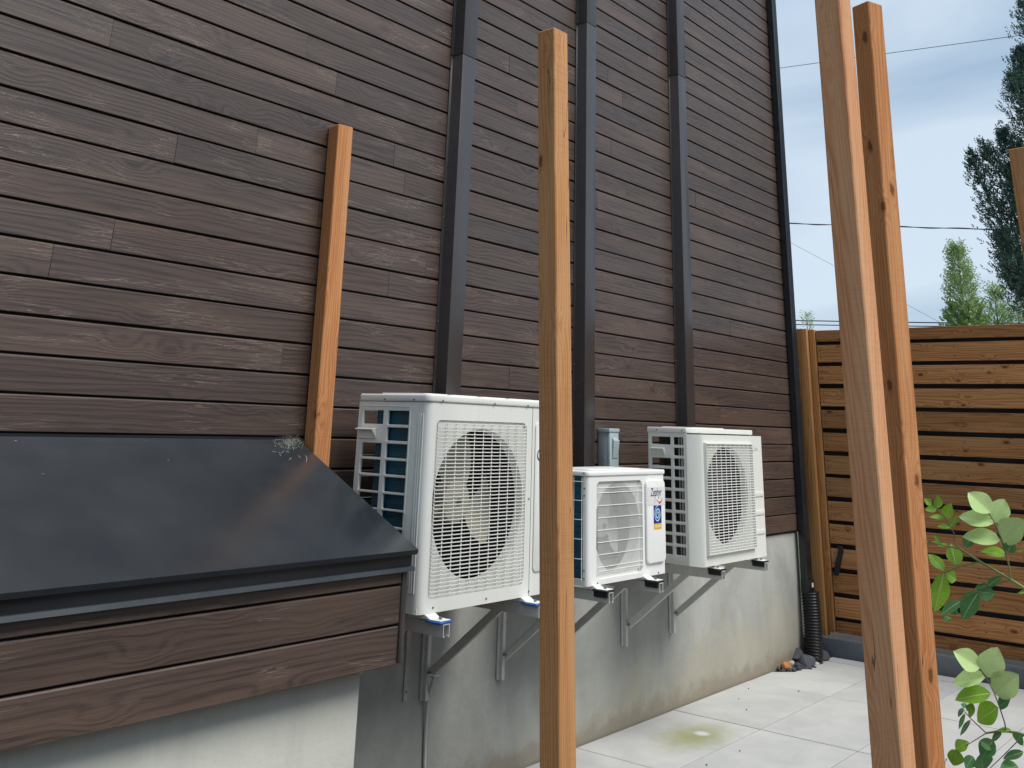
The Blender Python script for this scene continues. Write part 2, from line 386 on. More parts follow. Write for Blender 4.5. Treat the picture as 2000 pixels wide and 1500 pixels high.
# ------------------------------------------------------------------ the setting
g = MB(); S = 900
g.add([(-S, -S, GZ - .05), (S, -S, GZ - .05), (S, S, GZ - .05), (-S, S, GZ - .05)], [(0, 1, 2, 3)])
tag(g.build('ground', 'lawn_soil'), kind='structure')
tag(MB().box(-6.0, 4.515, -7.0, .018, GZ - .06, GZ - .025).build('garden_soil', 'soil'), kind='structure')
pat = MB().box(4.52, 8.245, -7.0, .25, GZ - .06, GZ - .012).build('patio', 'soil'); tag(pat, kind='structure')
px0, pw, ph_ = 1.88, 1.034, .562
row_y = [.016 - k * ph_ for k in range(13)]
for r_ in range(12):
    for c_ in range(2, 7):
        x0, x1 = px0 + c_ * pw, px0 + (c_ + 1) * pw; y1, y0 = row_y[r_], row_y[r_ + 1]
        x1 = min(x1, 8.243); x0 = max(x0, 4.53)
        if x1 - x0 < .05: continue
        gp = .0038
        if r_ == 0 and x1 > 8.1: y1 = -.105          # cut back round the drain pipe
        if r_ == 0 and c_ == 5: x1 = 8.082
        m = MB()
        if r_ == 0 and c_ == 5:                     # notched corner slab where the stones lie
            m.prism([(x0 + gp, y0 + gp), (x1 - gp, y0 + gp), (x1 - gp, -.105), (7.545, -.105), (7.42, y1 - gp), (x0 + gp, y1 - gp)], 2, GZ - .04, GZ + rnd.uniform(-.001, .001))
        else: m.box(x0 + gp, x1 - gp, y0 + gp, y1 - gp, GZ - .04, GZ + rnd.uniform(-.001, .001))
        m.build('paver', 'paver_stone', pat, bevel=.0015, seg=1)
kb = MB(); 
kerb = MB().box(8.25, 8.335, -7.0, -5.64, GZ - .05, GZ + .125).build('kerb', 'kerb_stone', bevel=.008); tag(kerb, kind='structure')
for k in range(5):
    MB().box(8.25, 8.335, -5.64 + k * 1.13 + .003, -5.64 + (k + 1) * 1.13, GZ - .05, GZ + .125 + rnd.uniform(-.003, .003)).build('kerb_block', 'kerb_stone', kerb, bevel=.008)
sb = MB(); sb.box(8.336, 9.6, -7.0, 1.5, GZ - .05, GZ + .085); tag(sb.build('soil_bed', 'soil'), kind='structure')

# ------------------------------------------------------------------ house wall with siding
H = .127; XL, XR = -1.6, 8.16
house = thing('house', (3.5, .2, GZ), 'house wall of dark brown horizontal board siding above a grey concrete foundation', 'house')
MB().box(XL, XR + .02, .017, .30, -.77, 4.62).build('wall_backing', 'black_membrane', house)
MB().box(XL, 8.03, .022, .34, GZ - .06, -.7705).build('foundation', 'concrete', house, bevel=.01)
joints = {10: [1.766], 7: [2.115], 8: [2.496], 9: [3.323], 4: [1.908], 5: [3.599], 19: [5.806], 22: [6.482], 14: [7.054], 13: [4.297], 11: [5.498], 1: [2.753]}
for j in range(-6, 36):
    z0, z1 = j * H + .0040, (j + 1) * H - .0050
    cuts = list(joints.get(j, [])); x = XL + rnd.uniform(.6, 2.6)
    while x < XR - .7:
        if all(abs(x - q) > .9 for q in cuts): cuts.append(x)
        x += rnd.uniform(1.5, 3.9)
    xs = [XL] + sorted(cuts) + [XR]
    for a, b in zip(xs, xs[1:]):
        if j < -1 or j == -1:
            if j < -1 and b <= 2.9: continue
            if j < -1: a = max(a, 2.9)
        if j == -1: pass
        dy = rnd.uniform(-.0008, .0008); dz = rnd.uniform(-.0010, .0010)
        prof = [(.016, z0 + dz), (.002 + dy, z0 + dz), (dy, z0 + .002 + dz), (dy, z1 - .0048 + dz), (.0045 + dy, z1 + dz), (.016, z1 + dz)]
        MB().prism(prof, 0, a + .0008, b - .0008).build('siding_board', 'siding_wood', house)
    MB().box(XR + .021, XR + .040, .004, 1.6, z0, z1).build('side_siding_board', 'siding_wood', house)
MB().box(XR - .035, XR + .020, -.012, .0155, -.77, 4.6).build('corner_trim', 'flashing_metal', house, bevel=.002)
MB().box(XL, 2.884, -.009, .0155, -.162, -.1285).build('shade_flashing', 'black_metal', house)  # black flashing run down to the roof, standing in for shade under the siding

# ------------------------------------------------------------------ bump-out with a sloping sheet-metal roof
bo = thing('bump_out', (1.5, -.35, GZ), 'low brown boarded bump-out with a sloping dark metal sheet roof on pale concrete', 'bump-out')
BXL, BXR, BY = -1.2, 2.858, -.70
ry0, rz0, ry1, rz1 = -.0105, -.142, -.728, -.492
RXR = 2.886
m = MB()
prof = [(ry0 - .0005, rz0 + .004), (ry0 - .004, rz0 + .004), (-.03, rz0 - .009), (ry1, rz1), (ry1 + .006, rz1 - .016), (ry1 + .010, rz1 - .016), (ry1 + .010, rz1 - .010), (ry0, rz0 - .012)]
m.prism(prof, 0, BXL - .03, RXR)
roof = m.build('roof_sheet', 'roof_metal', bo)
MB().box(BXL, RXR - .014, -.708, -.693, -.546, -.5055).build('fascia', 'black_metal', bo)
fl = MB(); fl.prism([(-.692, -.5465), (-.722, -.5465), (-.727, -.560), (-.724, -.560), (-.719, -.550), (-.692, -.550)], 0, BXL, RXR - .010)
fl.build('drip_flashing', 'flashing_metal', bo)
for (za, zb) in ((-.6010, -.551), (-.7295, -.6095), (-.858, -.7375)):
    dy = rnd.uniform(-.001, .001)
    cuts = [BXL, .35 + rnd.uniform(-.3, .3), BXR - .024]
    for a, b in zip(cuts, cuts[1:]):
        prof = [(BY + .016, za), (BY + .002 + dy, za), (BY + dy, za + .002), (BY + dy, zb - .0045), (BY + .0045 + dy, zb), (BY + .016, zb)]
        MB().prism(prof, 0, a + .0006, b - .0006).build('siding_board', 'siding_wood', bo)
MB().box(BXR - .023, BXR, BY - .006, BY + .03, -.855, -.551).build('corner_trim', 'duct_metal', bo, bevel=.002)
MB().box(BXL, BXR - .001, BY + .0165, -.012, -.850, -.56).build('core', 'black_membrane', bo)
MB().prism([(BXR + .001, BY + .031), (BXR + .012, BY + .031), (BXR + .012, -.02), (BXR + .001, -.02)], 2, -.852, -.545).build('side_panel', 'siding_wood', bo)
# gable side: triangular sheet closing the roof end
gs = MB(); gs.prism([(-.69, -.5435), (-.02, -.5435), (-.02, -.172), (-.69, -.492)], 0, BXR - .03, BXR + .010); gs.build('gable_panel', 'duct_metal', bo)
MB().box(BXL, 2.764, -.60, .019, GZ - .05, -.8515).build('footing', 'concrete_light', bo, bevel=.008)

# ------------------------------------------------------------------ vertical metal line covers
def duct(x0, xw, zb, zt, zj, label):
    d = thing('line_cover', (x0 + xw / 2, -.04, zb), label, 'duct', 'vertical metal line covers on the siding')
    dep = .078
    for k, (za, zc, e) in enumerate(((zb, zj, 0.0), (zj + .0015, zt, .0022))):
        m = MB()
        m.prism([(x0 - e, -.002), (x0 - .016 - e, -.002), (x0 - .016 - e, -.006 - e), (x0 - e, -.006 - e), (x0 - e, -dep - e), (x0 + xw + e, -dep - e), (x0 + xw + e, -.006 - e), (x0 + xw + .016 + e, -.006 - e), (x0 + xw + .016 + e, -.002), (x0 + xw + e, -.002)], 2, za, zc)
        m.build('cover_section', 'duct_metal', d, bevel=.003, seg=2)
    for zz in (zb + .35, zb + .85, zj + .02, zj + .06, zj - .9):
        if zb < zz < zt: MB().tube([(x0 - .009, -.006, zz), (x0 - .009, -.0105, zz)], .004, 6).build('screw', 'screw_metal', d)
    return d
duct(3.712, .108, -.42, 4.55, 1.855, 'dark metal duct up the siding behind the largest air conditioner')
duct(4.905, .108, -.55, 4.55, 2.46, 'dark metal duct beside the grey electrical disconnect box')
duct(6.115, .112, -.45, 4.55, 2.46, 'dark metal duct rising behind the air conditioner nearest the fence')

# ------------------------------------------------------------------ corner downspout and corrugated drain hose
dsp = thing('downspout', (8.01, -.04, GZ), 'black rectangular corner downspout ending in a corrugated drain hose', 'downspout')
m = MB(); x0, x1, y0, y1 = 7.972, 8.060, -.062, -.010
prof = [(x0, y1), (x0, y0 + .004), (x0 + .004, y0)]
for k in range(3):
    u = x0 + .018 + k * .022
    prof += [(u, y0), (u + .003, y0 + .005), (u + .010, y0 + .005), (u + .013, y0)]
prof += [(x1 - .004, y0), (x1, y0 + .004), (x1, y1)]
m.prism(prof, 2, -.69, 4.5); m.build('pipe', 'black_metal', dsp)
MB().box(x0 - .004, x1 + .004, y0 - .004, y1 + .002, -1.16, -.685).build('lower_pipe', 'black_metal', dsp, bevel=.004)
ad = MB(); ad.prism([(7.962, -.004), (7.962, -.072), (8.072, -.072), (8.072, -.004)], 2, -1.20, -1.10); ad.build('adapter', 'black_plastic', dsp, bevel=.008)
MB().box(8.016, 8.046, -.0755, -.0725, -1.155, -1.125).build('label_tag', 'rock_white', dsp)
pts, rs = [], []
A, B_, D_ = Vector((8.018, -.055, -1.185)), Vector((8.03, -.062, -1.42)), Vector((7.95, -.085, GZ + .005))
N = 132
for i in range(N + 1):
    t = i / N; p = A * (1 - t) ** 2 + B_ * 2 * t * (1 - t) + D_ * t * t
    pts.append(p); rs.append(.0640 + .0050 * math.sin(2 * math.pi * i / 6.0))
MB().tube(pts, rs, 22).build('corrugated_hose', 'black_plastic', dsp, smooth=True, angle=60)

# ------------------------------------------------------------------ wall brackets
def bracket(X, label, pad, seen=True):
    b = thing('wall_bracket', (X, -.3, -1.235), label, 'bracket', 'aluminium wall brackets under the air conditioners')
    yb = .020
    m = MB(); m.prism([(X - .022, yb), (X - .022, yb - .010), (X - .012, yb - .010), (X - .012, yb - .030), (X + .012, yb - .030), (X + .012, yb - .010), (X + .022, yb - .010), (X + .022, yb)], 2, -1.235, -.778)
    m.build('rail', 'bracket_metal', b, bevel=.0015, seg=1)
    h, w_ = .044, .036; t = .0035; zt = -.7765
    prof = [(X - w_ / 2, zt - h), (X - w_ / 2, zt), (X + w_ / 2, zt), (X + w_ / 2, zt - h), (X + w_ / 2 - .009, zt - h), (X + w_ / 2 - .009, zt - h + t), (X + w_ / 2 - t, zt - h + t), (X + w_ / 2 - t, zt - t), (X - w_ / 2 + t, zt - t), (X - w_ / 2 + t, zt - h + t), (X - w_ / 2 + .009, zt - h + t), (X - w_ / 2 + .009, zt - h)]
    MB().prism(prof, 1, -.0105, -.640).build('arm', 'bracket_metal', b)
    p0, p1 = Vector((X, -.022, -1.128)), Vector((X, -.425, -.806))
    d = (p1 - p0); mat = Matrix.Translation((p0 + p1) / 2) @ Matrix.Rotation(math.atan2(d.z, -d.y), 4, Vector((-1, 0, 0)))
    br = MB().obox(mat, .020, d.length, .030); br.obox(mat @ Matrix.Translation((0, 0, .0165)), .030, d.length, .003); br.build('brace', 'bracket_metal', b)
    MB().tube([(X - .026, -.030, -1.118), (X + .026, -.030, -1.118)], .006, 8).build('bolt', 'screw_metal', b)
    pd = MB(); pd.prism([(X - .034, -.640), (X + .034, -.640), (X + .040, -.60), (X + .034, -.555), (X - .034, -.555), (X - .040, -.60)], 2, -.7760, -.7685)
    if pad == 'pad_black': pd.prism([(X - .030, -.636), (X - .0195, -.636), (X - .0195, -.56), (X - .030, -.56)], 2, -.800, -.7762)
    pd.build('rubber_pad', pad, b, bevel=.002, seg=1)
    return b
bracket(3.16, 'aluminium bracket with blue pad beside the wooden bump-out corner', 'pad_blue')
bracket(3.765, 'aluminium bracket with blue pad and a thin tube running down from it', 'pad_blue')
bracket(4.312, 'aluminium bracket with black pad under the fan side of the smallest air conditioner', 'pad_black')
bracket(4.775, 'aluminium bracket with black pad under the stickered side of the smallest air conditioner', 'pad_black')
bracket(5.455, 'aluminium bracket under the left foot of the air conditioner nearest the fence', 'pad_black')
bracket(6.01, 'aluminium bracket under the end of the air conditioner nearest the fence', 'pad_black')

# ------------------------------------------------------------------ air conditioners
SCREW = None
def screw(p, axis, parent, r=.0042):
    q = Vector(p); a = Vector((0, -.003, 0)) if axis == 'y' else Vector((-.003, 0, 0))
    MB().tube([q, q + a], r, 6).build('screw', 'screw_metal', parent)
def arc(cx, cy, r, a0, a1, n):
    return [(cx + r * math.cos(R(a0 + (a1 - a0) * i / n)), cy + r * math.sin(R(a0 + (a1 - a0) * i / n))) for i in range(n + 1)]
def rrect(x0, x1, z0, z1, r, n=5):
    return arc(x1 - r, z1 - r, r, 0, 90, n) + arc(x0 + r, z1 - r, r, 90, 180, n) + arc(x0 + r, z0 + r, r, 180, 270, n) + arc(x1 - r, z0 + r, r, 270, 360, n)
def fillets(m, x0, x1, z0, z1, r, ya, yb):
    """rounded inside corners for a rectangular opening"""
    for (cx, cz, a0, kx, kz) in ((x1 - r, z1 - r, 0, x1, z1), (x0 + r, z1 - r, 90, x0, z1), (x0 + r, z0 + r, 180, x0, z0), (x1 - r, z0 + r, 270, x1, z0)):
        a = arc(cx, cz, r, a0, a0 + 90, 5); m.prism([(kx, kz)] + a, 1, ya, yb)
def hole_plate(m, x0, x1, z0, z1, cx, cz, r, y, depth, r2, n=56):
    angs = sorted(set([2 * math.pi * i / n for i in range(n)] + [math.atan2(z - cz, x - cx) % (2 * math.pi) for x in (x0, x1) for z in (z0, z1)]))
    k = len(angs); vs = []
    for a in angs:
        c_, s_ = math.cos(a), math.sin(a); ts = []
        if c_ > 1e-9: ts.append((x1 - cx) / c_)
        if c_ < -1e-9: ts.append((x0 - cx) / c_)
        if s_ > 1e-9: ts.append((z1 - cz) / s_)
        if s_ < -1e-9: ts.append((z0 - cz) / s_)
        t = min(ts); vs.append((cx + c_ * t, y, cz + s_ * t))
    vs += [(cx + r * math.cos(a), y, cz + r * math.sin(a)) for a in angs]
    vs += [(cx + (r + r2) / 2 * math.cos(a), y + depth * .2, cz + (r + r2) / 2 * math.sin(a)) for a in angs]
    vs += [(cx + r2 * math.cos(a), y + depth, cz + r2 * math.sin(a)) for a in angs]
    fs = []
    for q in range(3):
        fs += [(q * k + i, q * k + (i + 1) % k, (q + 1) * k + (i + 1) % k, (q + 1) * k + i) for i in range(k)]
    m.add(vs, fs)
def fan(parent, cx, cz, y, r, mat, hubmat, blades=3, rot=20, hub=.075, deg=92):
    f = MB(); f.tube([(cx, y + .05, cz), (cx, y - .012, cz), (cx, y - .022, cz)], [hub, hub, hub * .7], 24)
    fo = f.build('fan', hubmat, parent, smooth=True)
    for b in range(blades):
        a0 = R(rot + 360 / blades * b); m = MB(); nr, na = 6, 9; span = R(deg)
        vs = []
        for i in range(nr + 1):
            rr = hub * .9 + (r - hub * .9) * i / nr; sw = R(26) * (i / nr) ** 1.5
            for j in range(na + 1):
                t = j / na; a = a0 + sw + (t - .5) * span * (.78 + .22 * i / nr)
                vs.append((cx + rr * math.cos(a), y + .012 + (t - .5) * (.085 - .03 * i / nr) + .01 * math.sin(t * 3.1), cz + rr * math.sin(a)))
        fs = [(i * (na + 1) + j, i * (na + 1) + j + 1, (i + 1) * (na + 1) + j + 1, (i + 1) * (na + 1) + j) for i in range(nr) for j in range(na)]
        m.add(vs, fs); m.build('fan_blade', mat, fo, smooth=True, angle=80)
    MB().tube([(cx, y - .022, cz), (cx, y - .030, cz)], .012, 8).build('fan_nut', 'screw_metal', fo)
    return fo
def feet(u, xs, mat='foot_white'):
    for x in xs:
        m = MB(); m.prism([(-.50, -.7525), (-.555, -.7525), (-.578, -.7645), (-.634, -.7645), (-.634, -.7675), (-.50, -.7675)], 0, x - .030, x + .030)
        f = m.build('foot', mat, u, bevel=.002, seg=1)
        MB().tube([(x, -.606, -.7645), (x, -.606, -.7565)], .007, 6).build('nut', 'screw_metal', f)
        m2 = MB().box(x - .030, x + .030, -.30, -.22, -.7675, -.7525); m2.build('foot', mat, u)

# --- the big unit
u1 = thing('air_conditioner', (3.55, -.35, -.7685), 'largest white air conditioner with two columns of square side openings over blue fins', 'air conditioner', 'outdoor air conditioner units on wall brackets')
X0, X1, YF, YR, ZB, ZT = 3.09, 4.015, -.55, -.15, -.752, .027
GX0, GX1, GZ0, GZ1 = 3.140, 3.750, -.703, -.040
m = MB()
m.plate([X0 + .03, GX0, GX1, X1 - .03], [ZB, GZ0, GZ1, ZT], lambda i, j: i == 1 and j == 1, YF, YF + .010, 1)
fillets(m, GX0, GX1, GZ0, GZ1, .028, YF, YF + .010)
m.prism(arc(X0 + .03, YF + .03, .03, 270, 180, 6) + arc(X0 + .03, YF + .03, .027, 180, 270, 6), 2, ZB, ZT)
m.prism(arc(X1 - .03, YF + .03, .03, 270, 360, 6) + arc(X1 - .03, YF + .03, .027, 360, 270, 6), 2, ZB, ZT)
m.box(X0, X0 + .003, YF + .03, -.4875, ZB, ZT)
m.box(X1 - .003, X1, YF + .03, YR, ZB, ZT)
m.box(X0 + .004, X1 - .004, YF + .012, YR, ZB - .0, ZB + .02)
cas = m.build('casing', 'ac_white', u1, smooth=True)
m = MB()
for (yy, ww) in ((-.497, .0035), (-.508, .003), (-.522, .003)): m.box(X0 - .0025, X0 + .001, yy - ww, yy + ww, ZB + .07, ZT - .045)
m.build('corner_rib', 'ac_white', cas, bevel=.0015, seg=1)
# side panel
rows = [(-.009, -.064), (-.076, -.128), (-.140, -.195), (-.205, -.259), (-.269, -.325), (-.334, -.389), (-.397, -.453), (-.462, -.518), (-.527, -.583), (-.592, -.648), (-.657, -.712)]
zs = sorted(set([ZB, ZT] + [z for r_ in rows for z in r_])); ys = [-.4865, -.438, -.315, -.288, -.167, -.150]
def op1(i, j):
    zc = (zs[j] + zs[j + 1]) / 2; hit = [k for k, (a, b) in enumerate(rows) if b < zc < a]
    if not hit: return False
    return i == 1 or (i == 3 and hit[0] != 1)
m = MB(); m.plate(ys, zs, op1, X0 + .001, X0 + .014, 0); sp_ = m.build('side_panel', 'ac_white', u1, bevel=.0028, seg=2)
m = MB(); m.prism([(-.4495, -.4), (-.4495, .004), (-.4425, .010), (-.16, .010), (-.16, .0065), (-.441, .0065), (-.446, .003), (-.446, -.4)], 0, X0 - .002, X0 + .002); m.build('raised_edge', 'ac_white', sp_, bevel=.001, seg=1)
m = MB(); m.prism([(X0 - .030, -.084), (X0 + .0, -.080), (X0 + .0, -.088), (X0 - .026, -.090)], 1, -.150, -.258); m.box(X0 - .006, X0, -.150, -.252, -.1235, -.118)
m.prism([(X0 - .028, -.089), (X0, -.089), (X0, -.122), (X0 - .005, -.122)], 1, -.258, -.253); m.build('handle', 'ac_white', sp_, bevel=.002, seg=1)
MB().box(X0 + .0142, X0 + .0150, -.245, -.165, -.118, -.090).build('handle_pocket', 'ac_dark', sp_)
# coil, rear guard
m = MB(); m.box(X0 + .022, X0 + .045, -.484, -.232, ZB + .022, ZT - .004); m.build('coil', 'coil_blue', u1)
m = MB(); m.box(X0 + .16, 3.785, YR - .055, YR - .030, ZB + .022, ZT - .004); m.build('rear_coil', 'ac_dark', u1)
MB().box(3.789, 3.794, YF + .012, YR + .02, ZB + .021, ZT - .002).build('divider', 'ac_dark', u1)
m = MB()
for k in range(9): m.box(X0 + .03 + k * .085, X0 + .033 + k * .085, YR + .002, YR + .005, ZB + .02, ZT)
for k in range(9): m.box(X0 + .01, X0 + .75, YR + .0055, YR + .008, ZB + .05 + k * .085, ZB + .053 + k * .085)
m.build('rear_guard', 'grille_white', u1)
MB().box(X0 + .001, X0 + .018, YR - .003, YR + .012, ZB, ZT).build('rear_post', 'ac_white', u1)
# fan and grille
FC = (3.445, -.368)
m = MB(); hole_plate(m, GX0 - .004, GX1 + .004, GZ0 - .004, GZ1 + .004, FC[0], FC[1], .297, YF + .0105, .038, .290); m.build('fan_shroud', 'ac_white', u1, smooth=True, angle=50)
fan(u1, FC[0], FC[1], -.400, .272, 'fan_beige', 'fan_beige', 3, 205, .085, 64)
m = MB(); m.box(FC[0] - .07, FC[0] - .045, YR - .085, YR - .065, ZB + .02, ZT - .01); m.box(FC[0] + .045, FC[0] + .07, YR - .085, YR - .065, ZB + .02, ZT - .01); m.build('motor_mount', 'ac_dark', u1)
m = MB(); yg = YF - .004; n = 46
for k in range(n):
    z = GZ0 + .012 + (GZ1 - GZ0 - .024) * k / (n - 1); m.box(GX0 + .008, GX1 - .008, yg, yg + .003, z - .0018, z + .0018)
for k in range(11):
    x = GX0 + .010 + (GX1 - GX0 - .020) * k / 10; m.box(x - .0018, x + .0018, yg + .0032, yg + .0065, GZ0 + .008, GZ1 - .008)
m.build('fan_grille', 'grille_white', u1)
# front right panel and lettering
pr = rrect(3.812, 3.985, -.66, -.035, .022)
MB().prism(pr, 1, YF - .006, YF - .0005).build('service_panel', 'ac_white', u1, bevel=.003)
MB().box(3.790, 3.792, YF - .0008, YF, ZB, ZT).build('panel_seam', 'ac_dark', u1)
BIGLET = (3.818, YF - .0066, -.200)
# cover
m = MB(); cp = arc(X0 + .026, YF + .026, .032, 270, 180, 6) + [(X0 - .006, YR + .006), (X1 + .006, YR + .006)] + arc(X1 - .026, YF + .026, .032, 0, -90, 6)
m.prism(cp, 2, .0285, .058); cov = m.build('top_cover', 'ac_white', u1, bevel=.007, seg=3)
m = MB()
for a, b in ((.06, .20), (.22, .40), (.42, .60), (.62, .86)): m.prism(rrect(X0 + a, X0 + b, YF + .07, YR - .05, .02), 2, .0575, .0645)
m.build('cover_rib', 'ac_white', cov, bevel=.003)
for x, z in ((3.165, .035), (3.505, .035), (3.745, .035), (3.175, -.733), (3.50, -.733), (3.79, -.733), (3.776, -.36)): screw((x, YF - (.0062 if z > 0 else 0), z), 'y', u1)
for y in (-.47, -.30): screw((X0 - .006, y, .036), 'x', u1)
feet(u1, (3.16, 3.765))

# --- the small stickered unit
u2 = thing('air_conditioner', (4.6, -.4, -.7685), 'smallest white air conditioner with a wire fan guard and blue logo stickers', 'air conditioner', 'outdoor air conditioner units on wall brackets')
X0, X1, YF, YR, ZB, ZT = 4.247, 4.982, -.55, -.255, -.758, -.276
GX0, GX1, GZ0, GZ1 = 4.322, 4.750, -.735, -.300
m = MB()
m.plate([X0 + .018, GX0, GX1, X1 - .018], [ZB, GZ0, GZ1, ZT], lambda i, j: i == 1 and j == 1, YF, YF + .008, 1)
fillets(m, GX0, GX1, GZ0, GZ1, .03, YF, YF + .008)
m.prism(arc(X0 + .018, YF + .018, .018, 270, 180, 5) + arc(X0 + .018, YF + .018, .015, 180, 270, 5), 2, ZB, ZT)
m.prism(arc(X1 - .018, YF + .018, .018, 270, 360, 5) + arc(X1 - .018, YF + .018, .015, 360, 270, 5), 2, ZB, ZT)
m.box(X0, X0 + .003, YF + .018, -.522, ZB, ZT); m.box(X1 - .003, X1, YF + .018, YR, ZB, ZT)
m.box(X0 + .004, X1 - .004, YF + .010, YR, ZB, ZB + .018)
m.box(X0, X0 + .003, -.522, YR, ZB + .0005, ZB + .028)
m.build('casing', 'ac_bright', u2, smooth=True)
m = MB(); m.box(X0 + .012, X0 + .034, -.520, YR + .004, ZB + .029, ZT - .002); m.box(X0 + .036, 4.76, YR - .020, YR, ZB + .02, ZT - .002); m.build('coil', 'coil_blue', u2)
m = MB()
for y in (-.518, -.470, -.40, -.33, -.262): m.tube([(X0 - .004, y, ZB + .02), (X0 - .004, y, ZT - .004)], .0022, 5)
for z in (-.300, -.385, -.470, -.556, -.642, -.728): m.tube([(X0 - .008, -.524, z), (X0 - .008, YR, z)], .0022, 5)
m.build('side_guard', 'grille_white', u2)
FC = (4.537, -.517)
m = MB(); hole_plate(m, GX0 - .004, GX1 + .004, GZ0 - .004, GZ1 + .004, FC[0], FC[1], .209, YF + .0165, .055, .203); m.build('fan_shroud', 'ac_bright', u2, smooth=True, angle=50)
m = MB(); m.plate([GX0 - .003, GX0, GX1, GX1 + .003], [GZ0 - .003, GZ0, GZ1, GZ1 + .003], lambda i, j: i == 1 and j == 1, YF + .0081, YF + .0163, 1); m.build('recess_edge', 'ac_bright', u2)
fan(u2, FC[0], FC[1], -.430, .190, 'fan_pale', 'fan_pale', 3, 95, .055)
m = MB(); yg = YF - .002
for z in (-.329, -.352, -.410, -.465, -.520, -.574, -.628, -.682, -.700): m.tube([(GX0 + .006, yg, z), (GX1 - .006, yg, z)], .0020, 5)
for k in range(52):
    x = GX0 + .012 + (GX1 - GX0 - .024) * k / 51; m.box(x - .0011, x + .0011, yg + .002, yg + .0036, GZ0 + .030, GZ1 - .012)
m.build('fan_grille', 'grille_white', u2)
pr = rrect(4.772, 4.962, -.700, -.300, .026)
pnl = MB().prism(pr, 1, YF - .014, YF - .0004).build('service_panel', 'ac_bright', u2, bevel=.006, seg=3)
yp = YF - .0146
stk = MB().box(4.780, 4.958, yp - .0004, yp, -.424, -.336).build('brand_sticker', 'sticker_white', u2)
def text(body, size, loc, sx, shear, mat, parent, name='lettering'):
    cu = bpy.data.curves.new('t', 'FONT'); cu.body = body; cu.size = size; cu.shear = shear; cu.extrude = .0; cu.offset = size * .008
    ob = bpy.data.objects.new('t', cu); C.objects.link(ob); bpy.context.view_layer.update()
    dg = bpy.context.evaluated_depsgraph_get(); me = bpy.data.meshes.new_from_object(ob.evaluated_get(dg)); bpy.data.objects.remove(ob)
    for v in me.vertices: v.co = Vector((loc[0] + v.co.x * sx, loc[1], loc[2] + v.co.y))
    me.materials.clear(); me.materials.append(M[mat]); me.name = name
    o = bpy.data.objects.new(name, me); finish(o, parent); return o
text('G', .075, BIGLET, .8, .2, 'ink_blue', u1)
text('Zephyr', .056, (4.808, yp - .0009, -.3795), .66, .22, 'ink_blue', stk)
def ribbon(m, pts, ws, y):
    vs = []
    for i, (x, z) in enumerate(pts):
        a = pts[max(i - 1, 0)]; b = pts[min(i + 1, len(pts) - 1)]; t = Vector((b[0] - a[0], b[1] - a[1])).normalized(); nx, nz = -t.y, t.x
        vs += [(x + nx * ws[i], y, z + nz * ws[i]), (x - nx * ws[i], y, z - nz * ws[i])]
    m.add(vs, [(2 * i, 2 * i + 2, 2 * i + 3, 2 * i + 1) for i in range(len(pts) - 1)])
m = MB(); kx = [0, .10, .25, .45, .65, .85, 1]; kz = [-.018, -.001, .006, -.003, -.011, -.004, .011]
def lerp1(t):
    i = max(k for k in range(6) if kx[k] <= t); u = (t - kx[i]) / (kx[i + 1] - kx[i]); u = u * u * (3 - 2 * u); return kz[i] + (kz[i + 1] - kz[i]) * u
P = [(4.842 + .088 * t, -.404 + lerp1(t)) for t in [i / 24 for i in range(25)]]
ribbon(m, P, [.0009 + (.0034 * math.sin(math.pi * (i - 10) / 14) if i > 10 else 0) for i in range(25)], yp - .0010)
m.build('red_swoosh', 'ink_red', stk)
ls = MB().box(4.838, 4.917, yp - .0004, yp, -.512, -.4265).build('logo_sticker', 'sticker_blue', u2)
m = MB(); P = []; Wd = []
for i in range(70):
    t = i / 69; a = R(200) - t * R(840); rr = .005 + .031 * t; P.append((4.8775 + rr * .95 * math.cos(a), -.4685 + rr * 1.1 * math.sin(a))); Wd.append(.0020 + .0022 * math.sin(math.pi * t) )
ribbon(m, P, Wd, yp - .0009); m.build('spiral_mark', 'sticker_cyan', ls)
ol = MB().box(4.840, 4.916, yp - .0004, yp, -.5405, -.5125).build('orange_label', 'sticker_orange', u2)
MB().box(4.848, 4.908, yp - .0010, yp - .0005, -.533, -.521).build('label_band', 'sticker_pale', ol)
m = MB(); cp = arc(X0 + .016, YF + .016, .022, 270, 180, 5) + [(X0 - .006, YR + .006), (X1 + .006, YR + .006)] + arc(X1 - .016, YF + .016, .022, 0, -90, 5)
m.prism(cp, 2, -.2755, -.252); cov = m.build('top_cover', 'ac_bright', u2, bevel=.006, seg=3)
m = MB(); m.prism(rrect(X0 + .10, X1 - .16, YF + .05, YR - .03, .03), 2, -.2525, -.2465); m.build('cover_rib', 'ac_bright', cov, bevel=.003)
for x, z in ((4.345, -.318), (4.728, -.318), (4.345, -.722), (4.728, -.722), (4.33, -.749), (4.90, -.749)): screw((x, YF - (.0 if z < -.74 else -.0165), z), 'y', u2, .0045)
for z in (-.262, -.330, -.362, -.690, -.725): screw((X0 - (.0062 if z > -.27 else .0), -.530, z), 'x', u2, .0045)
feet(u2, (4.312, 4.775))

